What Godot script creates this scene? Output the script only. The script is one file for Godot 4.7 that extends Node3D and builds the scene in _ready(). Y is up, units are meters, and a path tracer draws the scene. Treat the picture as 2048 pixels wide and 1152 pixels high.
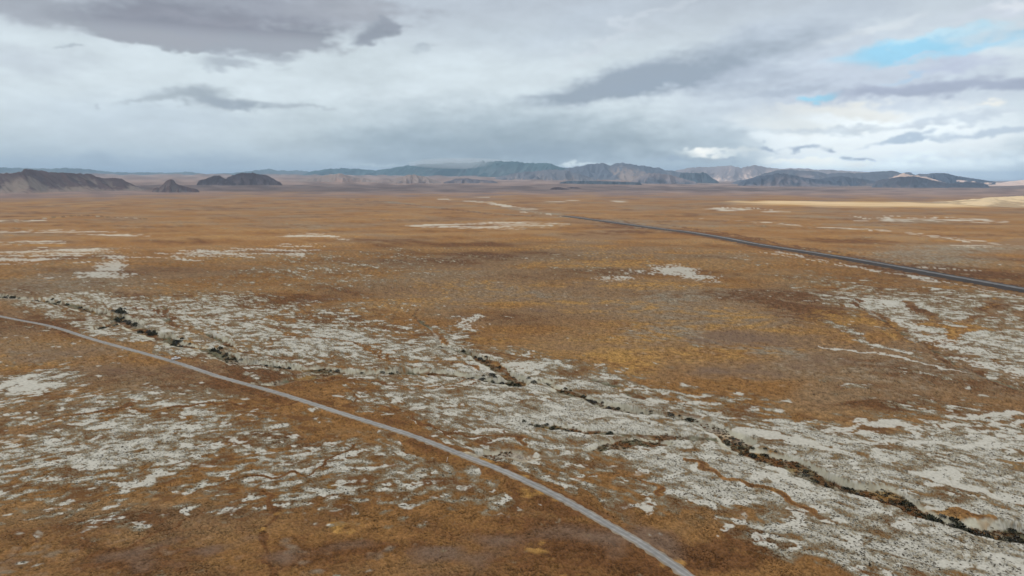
extends Node3D
# An alkali valley floor seen from about 120 m up. x is right, -z is ahead, metres.

const QUALITY := 1.0          # sampling density of the ground sheet
const R_IN := 175.0           # the ground sheet is dense from here outwards
const R_OUT := 46000.0
const FAN := 0.716            # radians to each side that carry dense columns
const W := 0
const R := 1
const Y := 2
const G := 3
const P := 4
const CUT := 5
const WALL := 6
const FLAT := 7
const L := 8

var rings := PackedFloat32Array()
var turns := PackedFloat32Array()
var n_rings := 0
var n_cols := 0
var first_ring := 0
var first_col := 0
var ring_step := 0.0
var col_step := 0.0
var warp_x := PackedFloat32Array()
var warp_z := PackedFloat32Array()
var heights := PackedFloat32Array()
var cover := PackedFloat32Array()
var fields: Array = []
var rng := RandomNumberGenerator.new()
var taken := {}
var matte: StandardMaterial3D

func noise(seed_: int, wavelength: float, octaves := 1) -> FastNoiseLite:
	var n := FastNoiseLite.new()
	n.seed = seed_
	n.noise_type = FastNoiseLite.TYPE_SIMPLEX_SMOOTH
	n.frequency = 1.0 / wavelength
	n.fractal_type = FastNoiseLite.FRACTAL_FBM if octaves > 1 else FastNoiseLite.FRACTAL_NONE
	n.fractal_octaves = octaves
	return n

func numbered(called: String) -> String:
	var k: int = taken.get(called, 0)
	taken[called] = k + 1
	return called if k == 0 else "%s_%03d" % [called, k]

func tag(o: Node3D, label: String, category := "", group := "", kind := "") -> void:
	o.set_meta("label", label)
	if category: o.set_meta("category", category)
	if group: o.set_meta("group", group)
	if kind: o.set_meta("kind", kind)

func put(called: String, m: Mesh, mat: Material, parent: Node = self) -> MeshInstance3D:
	var o := MeshInstance3D.new()
	o.name = numbered(called) if parent == self else called
	o.mesh = m
	o.material_override = mat
	parent.add_child(o, true)
	return o

func painted(rough := 0.95) -> StandardMaterial3D:
	var m := StandardMaterial3D.new()
	m.vertex_color_use_as_albedo = true
	m.roughness = rough
	m.metallic_specular = 0.15
	return m

func plain(c: Color, rough := 0.9, metal := 0.0) -> StandardMaterial3D:
	var m := StandardMaterial3D.new()
	m.albedo_color = c.linear_to_srgb()
	m.roughness = rough
	m.metallic = metal
	return m

func mesh_of(v: PackedVector3Array, n: PackedVector3Array, c: PackedColorArray, idx: PackedInt32Array) -> ArrayMesh:
	var a := []
	a.resize(Mesh.ARRAY_MAX)
	a[Mesh.ARRAY_VERTEX] = v
	a[Mesh.ARRAY_NORMAL] = n
	if c.size(): a[Mesh.ARRAY_COLOR] = c
	a[Mesh.ARRAY_INDEX] = idx
	var m := ArrayMesh.new()
	m.add_surface_from_arrays(Mesh.PRIMITIVE_TRIANGLES, a)
	return m

# a sheet of rows x cols vertices: normals and triangles
func sheet(v: PackedVector3Array, c: PackedColorArray, rows: int, cols: int) -> ArrayMesh:
	var n := PackedVector3Array()
	n.resize(v.size())
	var idx := PackedInt32Array()
	idx.resize((rows - 1) * (cols - 1) * 6)
	var k := 0
	# which way round the sheet runs, so that its upper side is its front
	var e := (rows / 2) * cols + cols / 2
	var turned: bool = (v[e + cols] - v[e]).cross(v[e + 1] - v[e]).y > 0.0
	for i in rows:
		var up := (mini(i + 1, rows - 1)) * cols
		var dn := (maxi(i - 1, 0)) * cols
		for j in cols:
			var a: Vector3 = v[up + j] - v[dn + j]
			var b: Vector3 = v[i * cols + mini(j + 1, cols - 1)] - v[i * cols + maxi(j - 1, 0)]
			var q := a.cross(b)
			if q.y < 0.0: q = -q
			n[i * cols + j] = q.normalized() if q.length_squared() > 1e-12 else Vector3.UP
			if i < rows - 1 and j < cols - 1:
				var o := i * cols + j
				var s1 := o + 1 if turned else o + cols
				var s2 := o + cols if turned else o + 1
				idx[k] = o
				idx[k + 1] = s1
				idx[k + 2] = s2
				idx[k + 3] = s2
				idx[k + 4] = s1
				idx[k + 5] = o + cols + 1
				k += 6
	return mesh_of(v, n, c, idx)

# ---------------------------------------------------------------- the ground sheet

func lay_grid() -> void:
	for k in 25: rings.append(2.0 + (R_IN - 9.0) * k / 24.0)
	first_ring = rings.size()
	ring_step = 0.62 / (120.0 * 683.0) / QUALITY
	var s := 1.0 / R_IN
	while s > 1.0 / R_OUT:
		rings.append(1.0 / s)
		s -= ring_step
	rings.append(R_OUT)
	n_rings = rings.size()
	var outer := [PI, 2.5, 1.9, 1.4, 1.1, 0.95, 0.85, 0.78]
	for t in outer: turns.append(-t)
	first_col = turns.size()
	var nf := int(1240 * QUALITY)
	col_step = 2.0 * FAN / nf
	for k in nf + 1: turns.append(-FAN + col_step * k)
	outer.reverse()
	for t in outer: turns.append(t)
	n_cols = turns.size()
	var total := n_rings * n_cols
	for k in 9:
		var f := PackedFloat32Array()
		f.resize(total)
		fields.append(f)
	warp_x.resize(total)
	warp_z.resize(total)
	heights.resize(total)
	cover.resize(total)
	var na := noise(11, 420.0)
	var nb := noise(12, 60.0)
	var nc := noise(13, 13.0)
	for i in n_rings:
		var r := rings[i]
		var wa := 26.0 * smoothstep(500.0, 2500.0, r)
		for j in n_cols:
			var x := r * sin(turns[j])
			var z := -r * cos(turns[j])
			warp_x[i * n_cols + j] = x + wa * na.get_noise_2d(x, z) + 9.0 * nb.get_noise_2d(x, z) + 3.0 * nc.get_noise_2d(x, z)
			warp_z[i * n_cols + j] = z + wa * na.get_noise_2d(x + 5000.0, z) + 9.0 * nb.get_noise_2d(x + 5000.0, z) + 3.0 * nc.get_noise_2d(x + 5000.0, z)

func ring_at(r: float) -> int:
	if r <= R_IN: return clampi(int((r - 2.0) / (R_IN - 9.0) * 24.0), 0, first_ring)
	return clampi(first_ring + int((1.0 / R_IN - 1.0 / r) / ring_step), first_ring, n_rings - 1)

func col_at(t: float) -> int:
	return clampi(first_col + int(round((t + FAN) / col_step)), first_col, n_cols - first_col - 1)

func at(x: float, z: float) -> int:
	return ring_at(sqrt(x * x + z * z)) * n_cols + col_at(atan2(x, -z))

# height of the laid sheet, between its rings and columns
func height(x: float, z: float) -> float:
	var r := sqrt(x * x + z * z)
	var i := mini(ring_at(r), n_rings - 2)
	var t := atan2(x, -z)
	var jf := (t + FAN) / col_step + first_col
	var j := clampi(int(jf), first_col, n_cols - first_col - 2)
	var v := clampf(jf - j, 0.0, 1.0)
	var u := clampf((r - rings[i]) / (rings[i + 1] - rings[i]), 0.0, 1.0)
	var o := i * n_cols + j
	return lerpf(lerpf(heights[o], heights[o + 1], v), lerpf(heights[o + n_cols], heights[o + n_cols + 1], v), u)

# a soft ellipse of one soil or plant cover, half sizes in metres, soft = share of the radius that fades
func blob(f: int, cx: float, cz: float, ax: float, bz: float, strength: float, soft := 0.7) -> void:
	var a: PackedFloat32Array = fields[f]
	fields[f] = PackedFloat32Array()
	var far := Vector2(absf(cx) + ax, absf(cz) + bz).length() + 40.0
	var near := maxf(3.0, Vector2(maxf(absf(cx) - ax, 0.0), maxf(absf(cz) - bz, 0.0)).length() - 40.0)
	var i0 := ring_at(near)
	var i1 := ring_at(far)
	for i in range(i0, i1 + 1):
		var r := rings[i]
		var t0 := atan2((cx - ax - 30.0), maxf(20.0, -cz - signf(cx - ax) * -bz)) - 0.03
		var t1 := atan2((cx + ax + 30.0), maxf(20.0, -cz + signf(cx + ax) * -bz)) + 0.03
		for j in range(col_at(t0), col_at(t1) + 1):
			var k := i * n_cols + j
			var dx := (warp_x[k] - cx) / ax
			if dx > 1.0 or dx < -1.0: continue
			var dz := (warp_z[k] - cz) / bz
			if dz > 1.0 or dz < -1.0: continue
			var d := sqrt(dx * dx + dz * dz)
			if d < 1.0: a[k] += strength * smoothstep(1.0, 1.0 - soft, d)
	fields[f] = a

# a band along a line; each point is x, z and half width in metres
func stroke(f: int, pts: Array, strength: float, soft := 0.6, warped := true) -> void:
	var a: PackedFloat32Array = fields[f]
	fields[f] = PackedFloat32Array()
	for s in pts.size() - 1:
		var p: Vector3 = pts[s]
		var q: Vector3 = pts[s + 1]
		var wide := maxf(p.z, q.z)
		var pad := wide + (40.0 if warped else 3.0)
		var ra := Vector2(p.x, p.y).length()
		var rb := Vector2(q.x, q.y).length()
		var ta := atan2(p.x, -p.y)
		var tb := atan2(q.x, -q.y)
		var padt := pad / minf(ra, rb) + 0.01
		var dx := q.x - p.x
		var dz := q.y - p.y
		var ll := maxf(dx * dx + dz * dz, 0.01)
		var c0 := col_at(minf(ta, tb) - padt)
		var c1 := col_at(maxf(ta, tb) + padt)
		for i in range(ring_at(maxf(3.0, minf(ra, rb) * cos(tb - ta) - pad)), ring_at(maxf(ra, rb) + pad) + 1):
			for j in range(c0, c1 + 1):
				var k := i * n_cols + j
				var x := warp_x[k]
				var z := warp_z[k]
				if not warped:
					x = rings[i] * sin(turns[j])
					z = -rings[i] * cos(turns[j])
				var u := clampf(((x - p.x) * dx + (z - p.y) * dz) / ll, 0.0, 1.0)
				var ex := x - p.x - u * dx
				var ez := z - p.y - u * dz
				var dd := ex * ex + ez * ez
				var half := lerpf(p.z, q.z, u)
				if dd >= half * half: continue
				var w := strength * smoothstep(1.0, 1.0 - soft, sqrt(dd) / half)
				if strength > 0.0: a[k] = maxf(a[k], w)
				else: a[k] = minf(a[k], w)
	fields[f] = a

# an incised channel: flat floor, steep pale walls; points are x, z, half width of the floor
# the bank towards the road side is the gentler one
func channel(pts: Array, depth: float, bank: float, rough := 1.0, gentle := 1.0) -> void:
	var cut: PackedFloat32Array = fields[CUT]
	fields[CUT] = PackedFloat32Array()
	var wall: PackedFloat32Array = fields[WALL]
	fields[WALL] = PackedFloat32Array()
	var na := noise(31, 34.0)
	var nb := noise(32, 9.0)
	var nc := noise(33, 3.0)
	for s in pts.size() - 1:
		var p: Vector3 = pts[s]
		var q: Vector3 = pts[s + 1]
		var pad := maxf(p.z, q.z) + bank * gentle + 9.0
		var ra := Vector2(p.x, p.y).length()
		var rb := Vector2(q.x, q.y).length()
		var ta := atan2(p.x, -p.y)
		var tb := atan2(q.x, -q.y)
		var padt := pad / minf(ra, rb) + 0.005
		var dx := q.x - p.x
		var dz := q.y - p.y
		var ll := maxf(dx * dx + dz * dz, 0.01)
		var c0 := col_at(minf(ta, tb) - padt)
		var c1 := col_at(maxf(ta, tb) + padt)
		for i in range(ring_at(maxf(3.0, minf(ra, rb) * cos(tb - ta) - pad)), ring_at(maxf(ra, rb) + pad) + 1):
			for j in range(c0, c1 + 1):
				var x := rings[i] * sin(turns[j])
				var z := -rings[i] * cos(turns[j])
				var u := clampf(((x - p.x) * dx + (z - p.y) * dz) / ll, 0.0, 1.0)
				var ex := x - p.x - u * dx
				var ez := z - p.y - u * dz
				var dd := ex * ex + ez * ez
				if dd > pad * pad: continue
				var half := lerpf(p.z, q.z, u)
				var d := sqrt(dd) + rough * (3.4 * na.get_noise_2d(x, z) + 1.5 * nb.get_noise_2d(x, z) + 0.25 * nc.get_noise_2d(x, z))
				# the origin side of the line
				var side := (dx * (z - p.y) - dz * (x - p.x)) * (dx * -p.y + dz * p.x)
				var wide := bank * gentle * (1.0 + 0.5 * na.get_noise_2d(x + 700.0, z)) if side > 0.0 else bank
				var t := clampf((half + wide - d) / wide, 0.0, 1.0)
				if t <= 0.0: continue
				var k := i * n_cols + j
				var h := depth * t * t * (3.0 - 2.0 * t) * clampf(0.85 + 0.7 * na.get_noise_2d(x * 0.6 + 400.0, z * 0.6), 0.25, 1.15)
				if h > cut[k]:
					cut[k] = h
					wall[k] = t
	fields[CUT] = cut
	fields[WALL] = wall

func lay_ground() -> void:
	var total := n_rings * n_cols
	var v := PackedVector3Array()
	v.resize(total)
	var c := PackedColorArray()
	c.resize(total)
	var fw: PackedFloat32Array = fields[W]
	var fr: PackedFloat32Array = fields[R]
	var fy: PackedFloat32Array = fields[Y]
	var fg: PackedFloat32Array = fields[G]
	var fp: PackedFloat32Array = fields[P]
	var fc: PackedFloat32Array = fields[CUT]
	var fwall: PackedFloat32Array = fields[WALL]
	var fflat: PackedFloat32Array = fields[FLAT]
	var fl: PackedFloat32Array = fields[L]
	var n400 := noise(1, 520.0)
	var n160 := noise(2, 170.0)
	var n50 := noise(3, 52.0)
	var n16 := noise(4, 17.0)
	var n5 := noise(5, 5.5)
	var n9 := noise(8, 9.0)
	var n2 := noise(6, 2.1)
	var n1 := noise(7, 1.0)
	for i in n_rings:
		var r := rings[i]
		var gap: float = rings[mini(i + 1, n_rings - 1)] - r
		var k160 := smoothstep(0.6, 2.0, 170.0 / (gap * 0.28))
		var k50 := smoothstep(0.6, 2.0, 52.0 / (gap * 0.28))
		var k16 := smoothstep(0.6, 2.0, 17.0 / (gap * 0.28))
		var k5 := smoothstep(0.6, 2.0, 5.5 / (gap * 0.28))
		var k2 := smoothstep(0.6, 2.0, 2.1 / (gap * 0.28))
		var k1 := smoothstep(0.6, 2.0, 1.0 / (gap * 0.28))
		var near_fine := smoothstep(1500.0, 500.0, r)
		for j in n_cols:
			var k := i * n_cols + j
			var x := r * sin(turns[j])
			var z := -r * cos(turns[j])
			# the drainage runs one way left of the road and another right of it
			var side := smoothstep(-50.0, 50.0, x + 457.0 - (z + 598.0) * 1.267)
			var u := 0.70 * x + 0.714 * z
			var w := -0.714 * x + 0.70 * z
			var u2 := 0.955 * x - 0.30 * z
			var w2 := 0.30 * x + 0.955 * z
			var a400 := n400.get_noise_2d(x, z)
			var a160 := n160.get_noise_2d(x * 0.7, z) * k160
			var a50 := lerpf(n50.get_noise_2d(u2 * 0.30, w2), n50.get_noise_2d(u * 0.30, w), side) * k50
			var b50 := n50.get_noise_2d(x * 0.5 + 3000.0, z) * k50
			var a16 := lerpf(n16.get_noise_2d(u2 * 0.42, w2 * 1.1), n16.get_noise_2d(u * 0.32, w * 1.1), side) * k16
			var b16 := n16.get_noise_2d(x * 0.8, z + 3000.0) * k16
			var a5 := lerpf(n5.get_noise_2d(u2 * 0.55, w2), n5.get_noise_2d(u * 0.45, w), side) * k5
			var b5 := n5.get_noise_2d(x + 900.0, z) * k5
			var a2 := n2.get_noise_2d(x, z) * k2
			var a1 := n1.get_noise_2d(x, z) * k1
			var sw := n160.get_noise_2d(x * 0.4 + 6000.0, z * 1.1)
			var col: Color = ORANGE.lerp(TAN, clampf(0.45 + 0.9 * a160 + 0.6 * b50 + 0.5 * b16, 0.0, 1.0))
			col = col.lerp(UMBER, 0.55 * smoothstep(0.05, 0.5, a400 + 0.5 * sw + 0.3 * b50))
			var rust := clampf(fr[k] * (1.1 + 0.5 * a16 + 0.5 * a5) + 0.6 * a50 + 0.85 * sw + 0.5 * b16 + 0.4 * b5 - 0.22, 0.0, 1.0)
			col = col.lerp(RUST, rust * 0.88)
			var gold := clampf(fy[k] * (0.9 + 0.8 * b16 + 0.4 * b5) - 0.8 * sw - 0.3 * b50 + 0.4 * b16 + 0.3 * b5 - 0.44, 0.0, 1.0)
			col = col.lerp(GOLD, gold * 0.7)
			var sage := clampf(fg[k] * (0.9 + 0.8 * a5 + 0.6 * a16) + 0.6 * a400 + 0.5 * a160 - 0.5 * b16 + 0.4 * b5 - 0.52, 0.0, 1.0)
			col = col.lerp(SAGE, sage * 0.8)
			var lilac := clampf(fl[k] * (1.0 + 0.9 * b16 + 0.4 * a16) + 0.5 * b50 - 0.4 * sw - 0.30, 0.0, 1.0)
			col = col.lerp(LILAC, lilac * 0.85)
			var dust := (rng.randf() + rng.randf() - 1.0) * near_fine
			var grain := 1.0 + (0.26 * a2 + 0.26 * a1 + 0.30 * b5 + 0.42 * dust) * (1.0 - 0.4 * lilac)
			col = Color(col.r * grain, col.g * grain, col.b * grain)
			# how far the plants stand open over the pale soil: grass, brown, beige, dust
			var scrub := n16.get_noise_2d(x * 0.55 + 8000.0, z * 0.9) * k16 + 0.5 * a5
			var m := fw[k] - 0.20 + lerpf(0.14 * a50 + 0.20 * a16 + 0.30 * b16 + 0.42 * a5 + 0.30 * b5, 0.16 * a160 + 0.26 * a50 + 0.34 * a16 + 0.26 * b16 + 0.34 * a5 + 0.1 * b5, side)
			var open := smoothstep(-0.25, 1.2, m) * (1.0 - (0.75 - 0.3 * smoothstep(0.7, 1.3, fw[k])) * smoothstep(0.34, 0.62, scrub + 0.15 * a2))
			col = col.lerp(RUST, 0.75 * smoothstep(0.28, 0.56, scrub + 0.15 * a2) * smoothstep(0.1, 0.5, fw[k]))
			# thin grassy rills braid the pale soil
			var rill := absf(lerpf(n50.get_noise_2d(u2 * 0.45 + 9000.0, w2 * 1.5), n50.get_noise_2d(u * 0.30 + 9000.0, w * 1.5), side) + 0.22 * a5 + 0.12 * b5)
			var rill2 := absf(lerpf(n16.get_noise_2d(u2 * 0.3 + 9000.0, w2 * 1.3), n16.get_noise_2d(u * 0.22 + 9000.0, w * 1.3), side) + 0.15 * a5)
			var braid := maxf(smoothstep(0.13, 0.03, rill) * k50, 0.8 * smoothstep(0.14, 0.04, rill2) * k16) * (0.55 + 0.9 * b16)
			open *= 1.0 - 0.85 * clampf(braid, 0.0, 1.0) * (1.0 - 0.45 * smoothstep(0.7, 1.3, fw[k]))
			var pepper := 0.8 * a5 + 0.75 * a2 + 0.70 * a1 + 0.35 * b5 + 0.9 * dust
			var o2 := clampf(open + pepper * (0.06 + 0.85 * open * (1.25 - open)), 0.0, 1.0)
			if o2 < 0.30: col = col.lerp(LOAM, smoothstep(0.10, 0.30, o2) * 0.8)
			elif o2 < 0.66: col = col.lerp(LOAM, 0.8).lerp(BEIGE, (o2 - 0.30) / 0.36)
			else: col = BEIGE.lerp(DUST, (o2 - 0.66) / 0.14) if o2 < 0.8 else DUST.lerp(CRUST, (o2 - 0.8) / 0.2 * 0.75)
			var white := smoothstep(0.45, 0.85, o2)
			var pans := smoothstep(0.47, 0.57, 0.85 * n9.get_noise_2d(x * 0.7, z) + 0.40 * b16 + 0.24 * b5 + 0.16 * a2 + 0.18 * (open - 0.4)) * smoothstep(0.05, 0.25, open) * k16 * smoothstep(900.0, 600.0, r)
			var bare := 0.0
			if fp[k] > 0.02:
				var far_soft := smoothstep(500.0, 1500.0, r)
				var feather := n50.get_noise_2d(x * 0.22, z * 1.3 + 800.0)
				var g := fp[k] + 0.34 * a16 + 0.42 * b5 + 0.26 * a2 + 0.3 * b16 + far_soft * (1.15 * feather + 0.3 * b5 - 0.12)
				bare = smoothstep(0.34 - 0.14 * far_soft, 0.60 + 0.55 * far_soft, g) * (1.0 - 0.2 * far_soft)
			bare = maxf(bare, pans)
			var soil: Color = CRUST.lerp(DUST, clampf(0.55 - 0.6 * b5 - 0.8 * b50 - 0.6 * (open - 0.5), 0.0, 1.0)).lerp(CRUST, bare * 0.8)
			var fleck := 1.0 + 0.12 * a2 + 0.12 * a1
			soil = Color(soil.r * fleck, soil.g * fleck, soil.b * fleck)
			if o2 > 0.3:
				var specks := 1.0 - 0.55 * smoothstep(0.05, 0.55, a1 + 0.5 * a2 - 0.2 * a5) * smoothstep(0.3, 0.6, o2)
				col = Color(col.r * specks, col.g * specks, col.b * specks)
			col = col.lerp(soil, bare * 0.92)
			white = maxf(white, bare)
			cover[k] = white
			if r > 3000.0:
				var away := smoothstep(4300.0, 6600.0, r + 1100.0 * a400 + 500.0 * sw)
				var fc2: Color = STEPPE.lerp(STEPPE_DARK, clampf(0.5 + 0.9 * a400 + 0.6 * sw, 0.0, 1.0)).lerp(CRUST, clampf(white * 0.7 + bare, 0.0, 1.0))
				fc2 = fc2.lerp(PAINTED_SUN, clampf(0.7 * (fy[k] - 0.7) + 0.5 * sw + 0.2 * a160, 0.0, 1.0))
				col = col.lerp(PAINTED_SUN, clampf(0.7 * (fy[k] - 0.7) + 0.5 * sw + 0.2 * a160, 0.0, 1.0) * (1.0 - away))
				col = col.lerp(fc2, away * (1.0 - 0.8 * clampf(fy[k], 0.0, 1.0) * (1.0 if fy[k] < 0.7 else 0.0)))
			var veg_h := 0.0
			var rise := maxf(0.0, minf(r, 22000.0) - 5000.0)
			var apron := rise * rise / (rise + 2500.0) * lerpf(0.0195, 0.0042, smoothstep(-0.05, 0.42, turns[j])) * (1.0 + 0.12 * a400)
			var t := fwall[k]
			if t > 0.0:
				var deep := smoothstep(0.5, 2.2, fc[k] / maxf(t, 0.2))
				var streak := 1.0 + 0.06 * a2 + 0.06 * a1 + 0.14 * b16
				col = col.lerp(Color(CREAM.r * streak, CREAM.g * streak, CREAM.b * streak), smoothstep(0.02, 0.2, t) * deep * clampf(1.15 - 1.2 * maxf(a16, 0.0) - 0.8 * maxf(b5, 0.0), 0.0, 1.0))
				var floor_col: Color = RUST.lerp(ORANGE, 0.2).lerp(THICKET, clampf(0.45 + 0.9 * a16 + 0.7 * b5, 0.0, 1.0)).lerp(GOLD, clampf(b16 * 1.2 - 0.4, 0.0, 0.45)).lerp(DUST, clampf(a50 * 1.5 - 0.2, 0.0, 0.6))
				col = col.lerp(Color(floor_col.r * grain, floor_col.g * grain, floor_col.b * grain), smoothstep(0.80, 0.98, t + 0.14 * a5))
			elif r < 1400.0:
				veg_h = (1.0 - white) * (0.08 + 0.11 * a1 + 0.12 * a2) * (1.0 - fflat[k]) * k2
			var flat := fflat[k]
			var h: float = 1.6 * a160 + 0.7 * a50 + (0.30 * a16 + 0.16 * a5 + 0.10 * a2) * (1.0 - flat)
			h *= 1.0 - 0.8 * flat
			h -= fc[k] * (1.0 - flat)
			h += apron
			if veg_h > 0.0: h += veg_h
			heights[k] = h
			v[k] = Vector3(x, h, z)
			c[k] = col
	var o := put("ground", sheet(v, c, n_rings, n_cols), matte)
	tag(o, "rust and golden desert floor broken by white alkali crust", "", "", "structure")

# linear base colours of soils and plants, and of painted sunlight
const ORANGE := Color(0.235, 0.118, 0.042)
const TAN := Color(0.27, 0.155, 0.066)
const RUST := Color(0.122, 0.054, 0.022)
const GOLD := Color(0.38, 0.21, 0.06)
const SAGE := Color(0.225, 0.192, 0.142)
const CRUST := Color(0.525, 0.488, 0.415)
const DUST := Color(0.415, 0.378, 0.305)
const CREAM := Color(0.50, 0.46, 0.35)
const THICKET := Color(0.11, 0.10, 0.06)
const LILAC := Color(0.175, 0.112, 0.075)
const UMBER := Color(0.20, 0.135, 0.082)
const LOAM := Color(0.19, 0.13, 0.072)
const BEIGE := Color(0.31, 0.265, 0.185)
const PAINTED_SUN := Color(0.60, 0.43, 0.24)  # sunlight on the far golden strip, painted into the ground colour
const STEPPE := Color(0.30, 0.205, 0.165)
const STEPPE_DARK := Color(0.185, 0.122, 0.10)

# ---------------------------------------------------------------- sky

var cloud_list: Array = []

func cloud(az: float, el: float, ra: float, re: float, col: Color, opacity := 1.0, soft := 0.8, tilt := 0.0, flat := 1.0) -> void:
	cloud_list.append([az, el, ra, re, col, opacity, soft, deg_to_rad(-tilt), flat])

func deck(az: float, el: float, n: FastNoiseLite) -> Color:
	var e := deg_to_rad(maxf(el, 3.0))
	var d := cos(e) / sin(e)
	var a := deg_to_rad(az)
	var t := clampf(0.5 + 0.9 * n.get_noise_2d(sin(a) * d, -cos(a) * d), 0.0, 1.0)
	var c := Color8(178, 190, 202).lerp(Color8(220, 229, 235), t).srgb_to_linear() * 0.93
	c = c.lerp(Color(0.575, 0.58, 0.575), smoothstep(14.0, 45.0, el) * 0.85)
	return c * (1.0 + SKY_LIFT * smoothstep(14.0, 60.0, el))

func lay_sky() -> Texture2D:
	var n := noise(71, 1.3, 4)
	var wide := 512
	var coarse := PackedFloat32Array()
	coarse.resize(wide * wide / 2 * 3)
	var k := 0
	for row in wide / 2:
		var el := 90.0 - (row + 0.5) * 360.0 / wide
		for col in wide:
			var az := (col + 0.5) * 360.0 / wide
			var c := deck(az, maxf(el, 0.0), n)
			coarse[k] = c.r
			coarse[k + 1] = c.g
			coarse[k + 2] = c.b
			k += 3
	var im := Image.create_from_data(wide, wide / 2, false, Image.FORMAT_RGBF, coarse.to_byte_array())
	im.resize(4096, 2048, Image.INTERPOLATE_BILINEAR)
	# the half of the sky with the broken cloud over the ranges, in full detail
	var step := 360.0 / 4096.0
	var half := 512
	var top := 18.5
	var rows := int((top + 1.0) / step)
	var na := noise(72, 7.0, 2)
	var nb := noise(73, 2.2, 3)
	var nc := noise(74, 0.7, 3)
	var low := Color8(188, 206, 218)
	var mid := Color8(217, 229, 235)
	var high := Color8(188, 198, 209)
	for side in 2:
		var data := PackedFloat32Array()
		data.resize(half * rows * 3)
		k = 0
		for row in rows:
			var el := top - (row + 0.5) * step
			for col in half:
				var az := (col + 0.5) * step if side == 0 else (col - half + 0.5) * step
				var wa := na.get_noise_2d(az * 0.5, el * 1.6)
				var wb := nb.get_noise_2d(az * 0.45, el * 1.5)
				var wc := nc.get_noise_2d(az * 0.6, el * 1.4)
				var ua := az + 2.4 * wa + 1.3 * wb + 0.22 * wc
				var ue := el + 0.35 * na.get_noise_2d(az * 0.5 + 90.0, el) + 0.5 * nb.get_noise_2d(az * 0.5 + 90.0, el * 1.4) + 0.22 * nc.get_noise_2d(az * 0.7 + 90.0, el * 1.4)
				var c := low.lerp(mid, smoothstep(0.0, 5.0, el)).lerp(high, smoothstep(8.0, 14.0, el))
				for q: Array in cloud_list:
					var ra: float = q[2]
					var dx: float = ua - q[0]
					if dx > ra * 1.2 or dx < -ra * 1.2: continue
					var dy: float = ue - q[1]
					var re: float = q[3]
					var tilt: float = q[7]
					if tilt != 0.0:
						var cx := cos(tilt)
						var sx := sin(tilt)
						var t := dx * cx + dy * sx
						dy = -dx * sx + dy * cx
						dx = t
					if dy < 0.0: re *= q[8]
					dx /= ra
					dy /= re
					var d := dx * dx + dy * dy
					if d >= 1.35: continue
					var w: float = smoothstep(1.0, 1.0 - q[6], sqrt(d) + 0.05 * wc + 0.13 * wb)
					c = c.lerp(q[4], w * q[5])
				var f := 1.0 + 0.012 * wc + 0.03 * wb + 0.02 * wa
				c = Color(c.r * f, c.g * f, c.b * f).srgb_to_linear() * 0.90
				# brightness floor for cloud low in the sky, easing in downwards
				var pale := 0.375 * smoothstep(13.2, 10.0, el) - (c.r + c.g + c.b) / 3.0
				if pale > 0.0: c = Color(c.r + pale * 0.95, c.g + pale, c.b + pale * 1.06)
				var edge := smoothstep(44.5, 38.5, absf(az)) * smoothstep(18.4, 15.0, el)
				if edge < 1.0: c = deck(az, maxf(el, 0.0), n).lerp(c, edge)
				data[k] = c.r
				data[k + 1] = c.g
				data[k + 2] = c.b
				k += 3
		var part := Image.create_from_data(half, rows, false, Image.FORMAT_RGBF, data.to_byte_array())
		im.blit_rect(part, Rect2i(0, 0, half, rows), Vector2i(0 if side == 0 else 4096 - half, int((90.0 - top) / step)))
	return ImageTexture.create_from_image(im)

# ---------------------------------------------------------------- hills

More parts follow.
